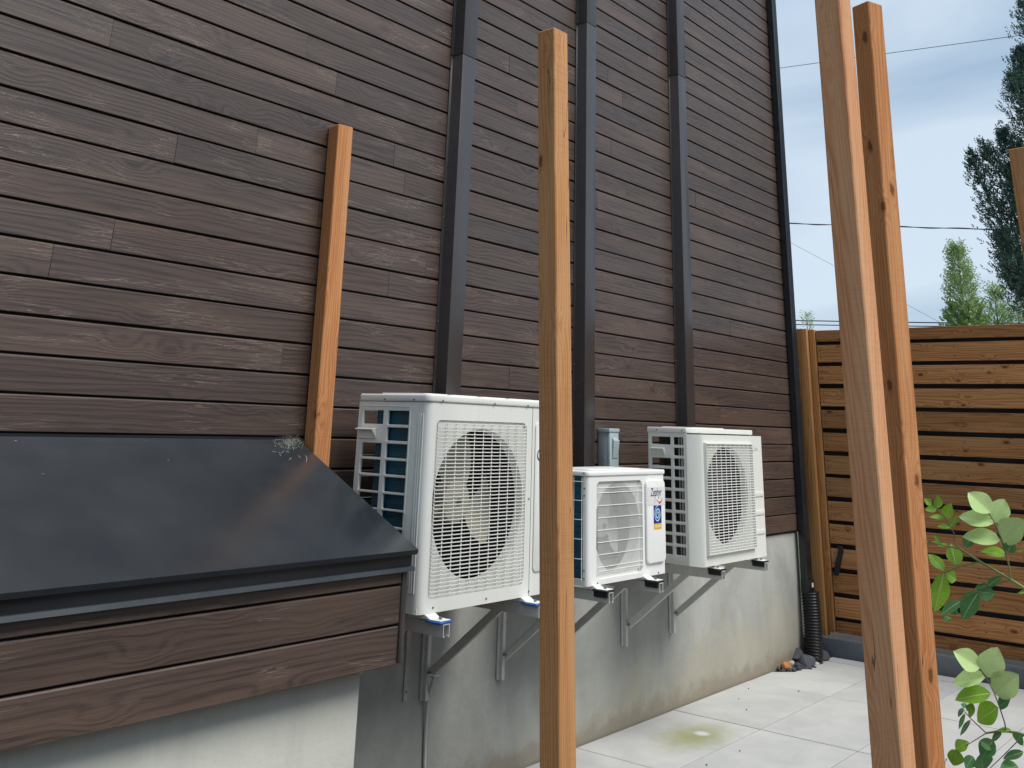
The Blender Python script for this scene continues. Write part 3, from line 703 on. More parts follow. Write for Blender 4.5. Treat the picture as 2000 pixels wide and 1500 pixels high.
# --- the unit nearest the fence
u3 = thing('air_conditioner', (5.7, -.45, -.7685), 'white air conditioner with a protruding square fan grille, nearest the fence', 'air conditioner', 'outdoor air conditioner units on wall brackets')
X0, X1, YF, YR, ZB, ZT = 5.280, 6.125, -.60, -.272, -.752, -.062
GX0, GX1, GZ0, GZ1 = 5.342, 5.945, -.695, -.112
FC = (5.618, -.395)
m = MB()
m.plate([X0 + .048, GX0, GX1, X1 - .020], [ZB, GZ0, GZ1, ZT - .016], lambda i, j: i == 1 and j == 1, YF, YF + .008, 1)
hole_plate(m, GX0, GX1, GZ0, GZ1, FC[0], FC[1], .266, YF + .001, .034, .260)
ca = [(X0, -.524), (X0 + .030, -.588), (X0 + .048, YF)]
m.prism(ca + [(X0 + .050, YF + .006), (X0 + .035, -.583), (X0 + .005, -.524)], 2, ZB, ZT - .016)
m.prism([(X1 - .020, YF), (X1 - .004, -.585), (X1, -.52), (X1 - .004, -.52), (X1 - .020, YF + .008)], 2, ZB, ZT - .016)
m.box(X1 - .004, X1 - .001, -.52, YR, ZB, ZT)
m.prism(ca + [(X1 - .020, YF), (X1 - .004, -.585), (X1, -.52)], 2, ZT - .016, ZT - .006)
m.prism([(X0 + .008, -.524), (X0 + .037, -.582), (X0 + .054, YF + .010), (X1 - .024, YF + .010), (X1 - .008, -.58), (X1 - .006, -.52), (X1 - .006, YR), (X0 + .016, YR)], 2, ZB + .0005, ZB + .014)
cas = m.build('casing', 'ac_cream', u3, smooth=True)
rows = [(-.086 - .0575 * k, -.086 - .0575 * k - .042) for k in range(11)]
zs = sorted(set([ZB + .002, ZT] + [z for r_ in rows for z in r_])); ys = [-.523, -.503, -.440, -.420, -.294, -.272]
def op3(i, j):
    zc = (zs[j] + zs[j + 1]) / 2; hit = [k for k, (a, b) in enumerate(rows) if b < zc < a]
    return bool(hit) and (i == 1 or (i == 3 and hit[0] != 1))
m = MB(); m.plate(ys, zs, op3, X0 + .001, X0 + .014, 0); sp_ = m.build('side_panel', 'ac_cream', u3, bevel=.0028, seg=2)
m = MB(); m.prism([(X0 - .022, -.149), (X0, -.145), (X0, -.151), (X0 - .019, -.154)], 1, -.294, -.385); m.box(X0 - .006, X0, -.294, -.380, -.188, -.184)
m.prism([(X0 - .020, -.153), (X0, -.153), (X0, -.187), (X0 - .005, -.187)], 1, -.385, -.381); m.build('handle', 'ac_cream', sp_, bevel=.0015, seg=1)
MB().box(X0 + .0142, X0 + .0150, -.37, -.30, -.182, -.158).build('handle_pocket', 'ac_dark', sp_)
m = MB(); m.box(X0 + .05, X0 + .075, -.52, -.44, ZB + .015, ZT - .003); m.box(X0 + .12, 5.98, YR - .03, YR - .004, ZB + .015, ZT - .003); m.build('coil', 'coil_grey', u3)
m = MB(); m.tube([(X0 + .045, -.470, ZB + .02), (X0 + .045, -.470, ZT - .01)], .006, 6); m.tube([(X0 + .045, -.452, ZB + .02), (X0 + .045, -.452, ZT - .01)], .004, 6); m.build('coil_pipe', 'bracket_metal', u3)
MB().box(5.98, 5.985, YF + .02, YR, ZB + .015, ZT - .003).build('divider', 'ac_dark', u3)
fan(u3, FC[0], FC[1], -.470, .244, 'fan_grey', 'fan_grey', 3, 40, .07)
m = MB(); yg = YF - .020; n = 40
for k in range(n):
    z = GZ0 + .004 + (GZ1 - GZ0 - .008) * k / (n - 1); m.box(GX0, GX1, yg, yg + .003, z - .0020, z + .0020)
for k in range(11):
    x = GX0 + .002 + (GX1 - GX0 - .004) * k / 10; m.box(x - .0020, x + .0020, yg + .0032, yg + .0065, GZ0 + .0015, GZ1 - .0015)
m.plate([GX0 - .002, GX0 + .006, GX1 - .006, GX1 + .002], [GZ0 - .002, GZ0 + .006, GZ1 - .006, GZ1 + .002], lambda i, j: i == 1 and j == 1, yg + .0068, YF + .0005, 1)
m.build('fan_grille', 'grille_white', u3)
for zc in (-.402, -.505, -.612):
    MB().prism(rrect(5.962, 6.098, zc - .014, zc + .014, .008, 3), 1, YF - .005, YF - .0004).build('panel_rib', 'ac_cream', u3, bevel=.002)
m = MB(); ribbon(m, [(5.966, -.118), (5.973, -.124), (5.977, -.134)], [.0035, .0045, .002], YF - .0008); ribbon(m, [(5.974, -.142), (5.978, -.152), (5.985, -.160)], [.002, .0045, .0035], YF - .0008); m.build('logo_mark', 'ink_dark', u3)
m = MB()
for k in range(4): m.box(5.997 + k * .014, 6.007 + k * .014, YF - .0008, YF - .0003, -.153, -.139 + (.010 if k == 1 else 0))
m.build('faded_logo', 'ink_grey', u3)
m = MB(); m.prism([(X0 - .004, -.526), (X0 + .06, -.548), (X1 - .03, -.548), (X1 - .002, -.52), (X1 - .002, YR + .004), (X0 - .004, YR + .004)], 2, ZT + .0005, -.034); cov = m.build('top_cover', 'ac_cream', u3, bevel=.005, seg=3)
m = MB(); m.prism(rrect(X0 + .09, X0 + .50, -.52, YR - .03, .03), 2, -.0345, -.029); m.build('cover_rib', 'ac_cream', cov, bevel=.002)
for y in (-.50, -.335): screw((X0 - .0045, y, -.050), 'x', u3)
feet(u3, (5.455, 6.01))

# ------------------------------------------------------------------ disconnect box, strap, drain tube
db = thing('disconnect_box', (5.22, -.04, -.40), 'grey electrical disconnect box mounted on the siding', 'electrical box')
bx0, bx1 = 5.160, 5.262
MB().box(bx0, bx1, -.058, -.001, -.36, -.070).build('box_body', 'box_grey_dark', db, bevel=.003)
MB().box(bx0 + .004, bx1 - .0, -.082, -.0585, -.36, -.072).build('cover', 'box_grey', db, bevel=.004)
MB().box(bx0 - .006, bx1 + .004, -.086, -.0012, -.0715, -.050).build('rain_hood', 'box_grey', db, bevel=.003)
m = MB(); m.prism([(-.0822, -.100), (-.099, -.118), (-.0865, -.215), (-.0822, -.220)], 0, bx0 + .028, bx1 - .016); m.build('latch_cover', 'box_grey', db, bevel=.002)
MB().tube([(bx0 - .0002, -.032, -.215), (bx0 - .003, -.032, -.215)], .016, 16).build('knockout', 'box_grey_dark', db)
ws = MB().box(3.636, 3.664, .0135, .0215, -1.222, -.80).build('metal_strap', 'strap_metal', bevel=.001, seg=1)
tag(ws, 'flat weathered metal strap fixed to the concrete behind the bump-out corner', 'strap')
MB().tube([(3.650, .0132, -1.185), (3.650, .0085, -1.185)], .006, 6).build('bolt', 'screw_metal', ws)
dt = MB().tube([(3.77, -.045, -1.125), (3.775, -.028, -1.16), (3.782, .004, -1.24), (3.790, .012, -1.40), (3.802, .010, GZ + .004)], .0075, 8).build('drain_tube', 'tube_grey', smooth=True)
tag(dt, 'thin pale drain tube running down the concrete wall to the ground', 'tube')
MB().tube([(3.740, -.030, -1.122), (3.755, -.052, -1.128), (3.79, -.050, -1.132), (3.798, -.03, -1.128)], .0028, 6).build('cable_tie', 'foot_white', dt)

# ------------------------------------------------------------------ wooden posts
def post(X, Y, rot, lx, ly, zt, label, mat, s=.089, zb=GZ):
    e = thing('wooden_post', (X + lx * zb, Y + ly * zb, zb), label, 'post', 'new bare 4x4 posts standing in the yard')
    h = s / 2; m = MB(); n = 10; vs = []; c, sn = math.cos(rot), math.sin(rot); ch = .004
    ring = [(-h, h - ch), (-h, -h + ch), (-h + ch, -h), (h - ch, -h), (h, -h + ch), (h, h - ch), (h - ch, h), (-h + ch, h)]
    rr = random.Random(label)
    for i in range(n + 1):
        z = zb + (zt - zb) * i / n; wx, wy = rr.uniform(-.0006, .0006), rr.uniform(-.0006, .0006)
        for (a, b) in ring: vs.append((X + lx * z + a * c - b * sn + wx, Y + ly * z + a * sn + b * c + wy, z))
    k = len(ring); fs = [(i * k + j, i * k + (j + 1) % k, (i + 1) * k + (j + 1) % k, (i + 1) * k + j) for i in range(n) for j in range(k)]
    fs.append(tuple(range(k - 1, -1, -1))); m.add(vs, fs)
    m.build('shaft', mat, e)
    t = MB(); top = vs[-k:]
    cen = Vector((sum(v[0] for v in top) / k, sum(v[1] for v in top) / k, zt + .004))
    low = [Vector(v) + Vector((0, 0, .0003)) for v in top]; up = [cen + (Vector((v[0], v[1], cen.z)) - cen) * .93 for v in top]
    t.add(low + up, [(j, (j + 1) % k, k + (j + 1) % k, k + j) for j in range(k)] + [tuple(range(k, 2 * k)), tuple(range(k - 1, -1, -1))])
    t.build('cut_end', mat, e)
    return e
post(2.945, -.052, R(-8), -.0195, .002, 1.235, 'wooden post standing against the siding at the end of the metal roof', 'post_wood', .082)
post(3.0618, -1.2074, -.059, -.0269, .0102, 1.4835, 'wooden post standing alone in front of the largest air conditioner', 'post_wood_pale')
post(3.1114, -2.3285, -.0865, -.0423, -.0182, 1.62, 'thick wooden post in front of the slatted fence, overlapping another post', 'post_wood_red')
post(3.9624, -2.1538, -.3721, .0013, -.0159, 1.702, 'wooden post beside the leafy shrub, partly hidden by another post', 'post_wood')
post(5.292, -2.452, -.15, .004, 0, 1.334, 'wooden post in front of the dark juniper', 'post_wood_pale')

# ------------------------------------------------------------------ slatted fence
FX = 8.38
fe = thing('slat_fence', (FX, -2.0, GZ), 'brown fence of horizontal wooden slats with dark gaps behind the patio', 'fence')
g0 = .691; pitch = .1748; gap = .033
tops = [.800] + [g0 - gap / 2 - k * pitch for k in range(13)]
for i, zt in enumerate(tops):
    zb = g0 + gap / 2 if i == 0 else zt - (pitch - gap)
    if i == 13: zb = zt - .082
    for (ya, yb) in ((-.098, -2.36), (-2.364, -4.62), (-4.624, -6.9)):
        dz = rnd.uniform(-.004, .004) + (.012 * rnd.uniform(-1, .4) if i > 8 and ya < -.2 else 0); dx = rnd.uniform(-.003, .003); sl = rnd.uniform(-.004, .004)
        m = MB(); vs = []
        for y, e in ((ya, 0), (yb, sl)):
            for (x, z) in ((FX, zb), (FX + .024, zb), (FX + .024, zt), (FX, zt)): vs.append((x + dx, y, z + dz + e))
        m.add(vs, [(0, 1, 2, 3), (7, 6, 5, 4), (0, 4, 5, 1), (1, 5, 6, 2), (2, 6, 7, 3), (3, 7, 4, 0)])
        sl_o = m.build('slat', 'fence_wood', fe, bevel=.003, seg=1)
        for yy in ((ya - .03, -1.21) if ya > -1 else (ya - .03,)):
            for zz in ((zb * .72 + zt * .28, zb * .28 + zt * .72) if i else ((zb + zt) / 2,)):
                MB().tube([(FX + dx - .0012, yy, zz + dz), (FX + dx + .004, yy, zz + dz)], .0052, 6).build('screw', 'ac_dark', sl_o)
    if i < 13:   # slats on the far face, closing the gaps
        for (ya, yb) in ((-.0, -3.5), (-3.504, -6.9)):
            MB().box(FX + .118, FX + .140, ya, yb, zb - gap - .055, zb + .055).build('back_slat', 'fence_wood', fe)
MB().box(FX + .030, FX + .036, .06, -6.9, -1.47, .775).build('gap_black_sheet', 'black_membrane', fe)  # black sheet added behind the slats so their gaps look black
for y in (-2.362, -4.622): MB().box(FX + .0362, FX + .117, y - .045, y + .045, GZ, .78).build('fence_post', 'fence_post_wood', fe, bevel=.004)
MB().box(FX - .062, FX + .027, -.038, .055, -1.53, .812).build('fence_post', 'fence_post_wood', fe, bevel=.004)
MB().box(FX - .020, FX + .027, -.092, -.0395, -1.50, .806).build('end_batten', 'fence_post_wood', fe, bevel=.003)
st = MB(); A_ = [atX(1640, 1066, FX - .012), atX(1642, 1076, FX - .016), atX(1638, 1095, FX - .02), atX(1635, 1112, FX - .017), atX(1632, 1124, FX - .012)]
vs = []
for p in A_: vs += [p + Vector((0, .022, 0)), p + Vector((0, -.022, 0)), p + Vector((.003, -.022, 0)), p + Vector((.003, .022, 0))]
fs = [(4 * i + k, 4 * i + (k + 1) % 4, 4 * i + 4 + (k + 1) % 4, 4 * i + 4 + k) for i in range(4) for k in range(4)] + [(3, 2, 1, 0), (16, 17, 18, 19)]
st.add(vs, fs); tag(st.build('gate_strap', 'strap_black'), 'black webbing strap hanging from a fence gap', 'strap')

shade_fence = thing('slat_fence', (2.0, -6.95, GZ), 'unseen brown slat fence added opposite the house to block low sky light', 'fence')  # unseen fence, added to block low sky and darken the lower siding
for i, zt in enumerate(tops):
    zb = g0 + gap / 2 if i == 0 else zt - (pitch - gap)
    for (xa, xb) in ((8.35, 5.0), (4.996, 1.6), (1.596, -1.8), (-1.804, -5.2)):
        MB().box(xa, xb, -6.96, -6.936, zb, zt).build('slat', 'fence_wood', shade_fence)
for x in (8.3, 5.0, 1.6, -1.8, -5.15): MB().box(x - .045, x + .045, -7.06, -6.962, GZ - .02, .80).build('fence_post', 'fence_post_wood', shade_fence)

# ------------------------------------------------------------------ stones at the foot of the downspout
def rock(px, py, size, mat, label, cat='stone', sub=2, flat=1.0, lift=.35):
    p = atZ(px, py, GZ); rr = random.Random(px * 31 + py)
    bm = bmesh.new(); bmesh.ops.create_icosphere(bm, subdivisions=sub, radius=1)
    pl = [(Vector((rr.gauss(0, 1), rr.gauss(0, 1), rr.gauss(0, 1))).normalized(), rr.uniform(.55, .9)) for _ in range(9)]
    for v in bm.verts:
        c = v.co.copy()
        for n_, d in pl:
            e = c.dot(n_) - d
            if e > 0: c -= n_ * e
        v.co = Vector((c.x * size * rr.uniform(.97, 1.03) * 1.15, c.y * size, c.z * size * flat * .9)) + Vector((p.x, p.y, GZ - .012 + size * flat * lift))
    me = bpy.data.meshes.new('stone'); bm.to_mesh(me); bm.free(); me.materials.append(M[mat])
    o = bpy.data.objects.new('stone', me); C.objects.link(o); return tag(o, label, cat, 'stones heaped under the drain hose')
rock(1552, 1292, .075, 'rock_dark', 'large dark stone wedged between the concrete wall and the drain hose', lift=.6)
rock(1577, 1300, .062, 'rock_slate', 'blue-grey slate stone standing against the drain hose end', lift=.65)
rock(1604, 1288, .068, 'rock_dark', 'dark stone lying between the drain hose and the kerb', lift=.4)
rock(1536, 1304, .042, 'rock_orange', 'orange-brown stone among the dark stones', lift=.4)
rock(1547, 1300, .026, 'rock_white', 'white stone chip beside the orange stone', lift=.9)
rock(1594, 1297, .024, 'rock_white', 'white stone chip beside the slate stone', lift=.6)
rock(1518, 1298, .040, 'rock_red', 'reddish stone against the foot of the concrete wall', lift=.6)
for (a, b, s_) in ((1560, 1308, .034), (1568, 1305, .030), (1582, 1306, .026), (1550, 1309, .026), (1512, 1307, .024), (1542, 1309, .028), (1590, 1303, .024), (1530, 1309, .02), (1574, 1306, .022), (1557, 1302, .04), (1586, 1296, .04), (1528, 1297, .040), (1545, 1304, .032), (1520, 1307, .026), (1600, 1296, .030), (1566, 1296, .045), (1612, 1288, .03)):
    rock(a, b, s_, 'rock_dark', 'small dark gravel stone beneath the drain hose', sub=1)

# ------------------------------------------------------------------ crumbs on the patio and straw on the roof
for (a, b) in ((1443, 1366), (1458, 1387), (1462, 1346), (1445, 1468), (1380, 1495), (1560, 1351)):
    p = atZ(a, b, GZ); m = MB(); m.obox(Matrix.Translation((p.x, p.y, GZ + .004)) @ Matrix.Rotation(rnd.uniform(0, 3), 4, 'Z') @ Matrix.Rotation(.2, 4, 'X'), rnd.uniform(.008, .014), .006, .005)
    tag(m.build('crumb', 'pad_black', bevel=.002, seg=1), 'tiny black crumb lying on the pale paving', 'debris', 'black crumbs scattered on the paving')
def roof_pt(px, py):
    d = ray(px, py); s_ = (rz1 - rz0) / (ry1 - (-.03)); n_ = Vector((0, -s_, 1)); p0 = Vector((0, -.03, rz0 - .009)); t = (p0 - CAM).dot(n_) / d.dot(n_); return CAM + d * t
m = MB()
def sq(a, b): return roof_pt(520 + a / 14.286, 830 + b / 14.286)
strands = [[(230, 435), (380, 440), (510, 455)], [(520, 390), (530, 490), (580, 550), (630, 610), (615, 680)], [(700, 460), (780, 480)], [(240, 600), (265, 630)], [(330, 780), (400, 815), (450, 800), (490, 745)],
           [(360, 840), (410, 900)], [(640, 1000), (680, 940), (710, 975)], [(540, 760), (640, 795)], [(750, 670), (765, 720)], [(890, 880), (960, 945)], [(1090, 890), (1130, 960), (1115, 1070)], [(160, 770), (270, 775)], [(640, 600), (660, 580)], [(530, 540), (545, 570)]]
for s_ in strands:
    P = [sq(*q) + Vector((0, 0, .003 + rnd.uniform(0, .002))) for q in s_]; m.tube(P, .0011, 4)
for k in range(170):
    q = (rnd.gauss(640, 170), rnd.gauss(480, 110)); p = sq(*q) + Vector((0, 0, .001)); a = rnd.uniform(0, 6.28); l = rnd.uniform(.008, .028)
    m.tube([p, p + Vector((math.cos(a) * l, math.sin(a) * l * .5, rnd.uniform(.003, .02)))], .0005, 4)
tag(m.build('straw_tuft', 'dry_straw'), 'pale dry straw and cobweb caught on the metal roof beside a post', 'straw', kind='stuff')
m = MB()
for (a, b) in ((28, 862), (280, 857), (285, 862), (200, 857), (404, 1042), (13, 977), (376, 967), (214, 1067), (65, 940), (86, 927), (455, 1010), (307, 1047), (120, 970), (540, 950), (330, 900)):
    p = roof_pt(a, b) + Vector((0, 0, .002)); an = rnd.uniform(0, 3.1); l = rnd.uniform(.003, .011); m.tube([p, p + Vector((math.cos(an) * l, math.sin(an) * l, .0))], .0012, 4)
tag(m.build('roof_specks', 'dry_straw'), 'pale specks of debris scattered over the dark metal roof', 'debris', kind='stuff')

# ------------------------------------------------------------------ leafy shrub
def leaf_mesh(name, mat, asp, fold=.25, curl=.12, notch=0.0):
    n = 9; vs = []; fs = []; mi = []
    for i in range(n + 1):
        t = i / n; wv = asp * .5 * (math.sin(math.pi * t ** .82) ** .75) * (1 if 0 < i < n else 0) + (0.004 if i in (0, n) else 0)
        zc = -curl * t * t
        for k, s_ in enumerate((-1, -.5, -.035, .035, .5, 1)):
            ww = s_ * wv if abs(s_) > .1 else (.013 if s_ > 0 else -.013) * (1 - .7 * t)
            vs.append((ww * (1 + .06 * math.sin(9 * t + s_ * 2)), t, zc + fold * abs(ww) + .012 * math.sin(12 * t + 3 * s_) * abs(s_)))
    for i in range(n):
        for k in range(5):
            fs.append((i * 6 + k, i * 6 + k + 1, (i + 1) * 6 + k + 1, (i + 1) * 6 + k)); mi.append(1 if k == 2 else 0)
    me = bpy.data.meshes.new(name); me.from_pydata(vs, [], fs); me.materials.append(M[mat]); me.materials.append(M['leaf_vein']); me.polygons.foreach_set('material_index', mi); me.shade_smooth(); return me
LM = {}
def leafm(mat, asp):
    k = (mat, round(asp * 5) / 5)
    if k not in LM: LM[k] = leaf_mesh('leaf', mat, max(.15, k[1]))
    return LM[k]
def shrub(label, Xp, stems, leaves, root):
    e = thing('leafy_shrub', root, label, 'shrub', 'young pinnate-leaved shrub shoots by the posts')
    m = MB()
    for pts, r0, r1, mat in stems:
        P = [atX(q[0], q[1], Xp + (q[2] if len(q) > 2 else 0)) if isinstance(q, tuple) else Vector(q) for q in pts]
        MB().tube(P, [r0 + (r1 - r0) * i / (len(P) - 1) for i in range(len(P))], 6).build('stem', mat, e, smooth=True)
    for (b, t, wpx, mat) in leaves:
        rr = random.Random(int(b[0] * 7 + t[1]))
        p0 = atX(*b, Xp + rr.uniform(-.01, .01)); p1 = atX(*t, Xp + rr.uniform(-.05, .04)); d = p1 - p0; ln = d.length
        wid = wpx / math.hypot(t[0] - b[0], t[1] - b[1])
        view = ((CAM - p0).normalized() * .8 + Vector((0, -.2, .55))).normalized(); yv = d.normalized(); nrm = (view - yv * view.dot(yv)).normalized()
        nrm = Matrix.Rotation(rr.uniform(-.35, .35), 3, yv) @ nrm; xv = yv.cross(nrm)
        mw = Matrix.Translation(p0) @ Matrix(((xv.x, yv.x, nrm.x), (xv.y, yv.y, nrm.y), (xv.z, yv.z, nrm.z))).to_4x4() @ Matrix.Diagonal((ln, ln, ln, 1))
        inst('leaf', leafm(mat, wid * 1.3), mw, e)
    return e
def z5(a, b): return (1800 + a / 5, 940 + b / 5)
def zl(a, b): return (1800 + a / 5.555, 1230 + b / 5.555)
up_leaves = [(z5(680, 310), z5(455, 95), 36, 'leaf_pale'), (z5(712, 405), z5(805, 165), 35, 'leaf_pale'), (z5(705, 410), z5(355, 318), 33, 'leaf_pale'), (z5(770, 575), z5(398, 515), 38, 'leaf_pale'), (z5(785, 582), z5(985, 372), 33, 'leaf_pale'),
  (z5(830, 725), z5(575, 660), 24, 'leaf_bright'), (z5(840, 690), z5(890, 590), 18, 'leaf_dark'), (z5(480, 560), z5(420, 640), 14, 'leaf_dark'),
  (z5(280, 455), z5(145, 425), 9, 'leaf_bright'), (z5(280, 450), z5(352, 330), 10, 'leaf_bright'), (z5(232, 355), z5(282, 222), 13, 'leaf_bright'), (z5(225, 360), z5(80, 338), 10, 'leaf_bright'), (z5(152, 265), z5(160, 150), 11, 'leaf_bright'), (z5(145, 268), z5(35, 278), 10, 'leaf_bright'), (z5(98, 232), z5(30, 165), 12, 'leaf_bright'),
  (z5(190, 612), z5(128, 525), 11, 'leaf_bright'), (z5(240, 640), z5(160, 605), 8, 'leaf_bright'), (z5(120, 600), z5(65, 585), 7, 'leaf_bright'),
  (z5(330, 822), z5(300, 605), 25, 'leaf_bright'), (z5(215, 872), z5(70, 695), 22, 'leaf_bright'), (z5(215, 895), z5(128, 1300), 27, 'leaf_bright'), (z5(235, 898), z5(345, 960), 24, 'leaf_bright'),
  (z5(640, 1028), z5(772, 925), 12, 'leaf_dark'), (z5(545, 1075), z5(715, 1095), 26, 'leaf_dark'), (z5(640, 1010), z5(505, 1060), 10, 'leaf_dark'), (z5(555, 1085), z5(375, 1345), 34, 'leaf_dark'), (z5(385, 1168), z5(180, 1295), 16, 'leaf_dark'), (z5(345, 1250), z5(300, 1300), 10, 'leaf_dark'), (z5(280, 1330), z5(225, 1365), 9, 'leaf_dark'),
  (z5(985, 680), z5(1030, 640), 12, 'leaf_bright'), (z5(940, 1090), z5(1040, 1075), 8, 'leaf_bright')]
up_stems = [([Vector((4.75, -2.92, GZ - .02)), Vector((4.72, -2.80, -1.1)), z5(1120, 1110), z5(1000, 1045), z5(875, 965), z5(570, 785), z5(375, 660), z5(270, 635), z5(65, 595)], .009, .0025, 'twig_green'),
  ([z5(570, 790), z5(440, 815), z5(330, 850), z5(215, 895)], .004, .0025, 'twig_green'), ([z5(830, 730), z5(785, 582), z5(712, 405), z5(660, 315)], .0035, .002, 'twig_brown'),
  ([z5(875, 965), z5(845, 780), z5(832, 730)], .003, .003, 'twig_green'), ([z5(320, 590), z5(315, 500), z5(280, 452), z5(230, 358), z5(150, 265), z5(95, 230)], .0022, .0012, 'twig_brown'),
  ([z5(375, 660), z5(320, 590)], .0025, .0022, 'twig_green'), ([z5(875, 965), z5(760, 1000), z5(640, 1025), z5(555, 1085), z5(385, 1168), z5(300, 1300)], .0025, .0012, 'twig_green')]
shrub('shrub shoot with large pale leaves arching in front of the fence slats', 4.62, up_stems, up_leaves, (4.75, -2.92, GZ))
lo_leaves = [(zl(632, 418), zl(355, 225), 38, 'leaf_pale'), (zl(710, 512), zl(822, 190), 38, 'leaf_pale'), (zl(690, 522), zl(312, 545), 32, 'leaf_pale'), (zl(790, 692), zl(1040, 485), 36, 'leaf_pale'), (zl(752, 690), zl(355, 730), 36, 'leaf_bright'),
  (zl(832, 845), zl(585, 985), 30, 'leaf_bright'), (zl(838, 842), zl(950, 740), 15, 'leaf_dark'), (zl(535, 948), zl(542, 785), 10, 'leaf_bright'), (zl(445, 850), zl(398, 940), 5, 'leaf_dark'), (zl(472, 910), zl(388, 1085), 5, 'leaf_dark'), (zl(532, 980), zl(400, 1150), 6, 'leaf_dark'), (zl(490, 880), zl(520, 800), 5, 'leaf_dark'), (zl(455, 850), zl(475, 785), 5, 'leaf_dark'),
  (zl(368, 1302), zl(505, 1212), 20, 'leaf_bright'), (zl(385, 1300), zl(345, 1478), 27, 'leaf_bright'), (zl(780, 1195), zl(640, 1395), 30, 'leaf_dark'), (zl(640, 1215), zl(790, 1300), 18, 'leaf_dark'), (zl(870, 1130), zl(748, 1185), 14, 'leaf_dark'), (zl(972, 1088), zl(805, 1085), 10, 'leaf_bright'),
  (zl(1105, 1325), zl(880, 1392), 16, 'leaf_dark'), (zl(640, 1340), zl(685, 1540), 28, 'leaf_dark'), (zl(560, 1375), zl(480, 1500), 18, 'leaf_dark'), (zl(1050, 1485), zl(850, 1500), 20, 'leaf_dark'), (zl(1030, 1215), zl(1080, 1140), 12, 'leaf_dark'), (zl(1075, 1215), zl(1110, 1245), 9, 'leaf_dark'), (zl(262, 1400), zl(250, 1500), 6, 'leaf_bright')]
lo_stems = [([Vector((4.58, -2.86, GZ - .02)), Vector((4.55, -2.66, -1.3)), zl(1250, 1190), zl(1111, 1140), zl(1030, 1115), zl(920, 1102), zl(800, 1105), zl(700, 1122)], .007, .003, 'twig_green'),
  ([zl(915, 1100), zl(905, 1020), zl(850, 850), zl(790, 692), zl(705, 520), zl(632, 420)], .0028, .0016, 'twig_brown'), ([zl(700, 1120), zl(540, 970), zl(470, 895), zl(448, 850)], .0024, .0012, 'twig_brown'),
  ([zl(700, 1122), zl(520, 1235), zl(375, 1300)], .0018, .0012, 'twig_green'), ([zl(1111, 1140), zl(1030, 1220), zl(880, 1370), zl(745, 1500)], .0022, .0014, 'twig_brown')]
shrub('shrub shoot with drooping leaves hanging over the paving and kerb', 4.48, lo_stems, lo_leaves, (4.58, -2.86, GZ))

# ------------------------------------------------------------------ conifers beyond the fence
def spray(m, p, d, ln, wid, rr, n=7):
    d = d.normalized(); s_ = d.orthogonal().normalized(); s_ = Matrix.Rotation(rr.uniform(0, 6.28), 3, d) @ s_
    for k in range(n):
        t = k / n; c = p + d * ln * t
        for sg in (-1, 1):
            q = (d * .75 + s_ * sg * rr.uniform(.45, .95) + Vector((rr.uniform(-.3, .3), rr.uniform(-.3, .3), rr.uniform(-.2, .3)))).normalized(); l2 = ln * .38 * (1.1 - t) * rr.uniform(.7, 1.2) + wid
            a = c + q * l2; o_ = q.cross(Vector((rr.uniform(-1, 1), rr.uniform(-1, 1), rr.uniform(-1, 1)))).normalized() * wid
            m.add([c, (c + a) / 2 + o_, a, (c + a) / 2 - o_], [(0, 1, 2, 3)])
def cedar(base, h, rad, label, seed, tops):
    rr = random.Random(seed); e = thing('cedar_tree', base, label, 'tree', 'conifers growing beyond the fence'); b = Vector(base)
    tr = MB(); m = MB(); tip = MB()
    for (dx, dy, hh, rd, nb) in tops:
        q = b + Vector((dx, dy, 0)); tr.tube([q - Vector((0, 0, .05)), q + Vector((.02, .02, hh * .55)), q + Vector((0, 0, hh * .97))], [.05, .03, .004], 7)
        for k in range(nb):
            t = rr.random() ** .8; z = hh * (.08 + .90 * t); R_ = rd * (1 - t) ** .85 * (.75 + .5 * rr.random()) + .02
            a = rr.uniform(0, 6.28); out_ = rr.random() ** .55 * R_
            p = q + Vector((math.cos(a) * out_, math.sin(a) * out_, z - .12 * out_)); d = Vector((math.cos(a) * .8, math.sin(a) * .8, rr.uniform(.35, 1.1)))
            tgt = tip if (t > .72 or (out_ > .8 * R_ and rr.random() < .4)) else m
            spray(tgt, p, d, rr.uniform(.07, .17) * (1.25 if t > .8 else 1), .0075 if t > .8 else .013, rr, 6 if t < .8 else 4)
    tr.build('trunk', 'bark', e, smooth=True)
    m.build('crown', 'cedar_foliage', e); tip.build('crown_tips', 'cedar_tip', e)
zb = GZ - .05
c0 = atX(1887, 640, 14.0)
cedar((c0.x, c0.y, zb), 4.2, .62, 'bright green young cedar rising above the fence', 3, [(0, .0, c0.z + 1.14 - zb, .64, 2000), (.25, -.34, c0.z + .60 - zb, .50, 950), (.1, -.62, c0.z + .36 - zb, .40, 450)])
c1 = atX(1571, 640, 16.0)
cedar((c1.x, c1.y - .05, zb), 3.3, .3, 'small tuft of pale green conifer showing beside the downspout', 5, [(0, 0, c1.z + .26 - zb, .22, 240)])
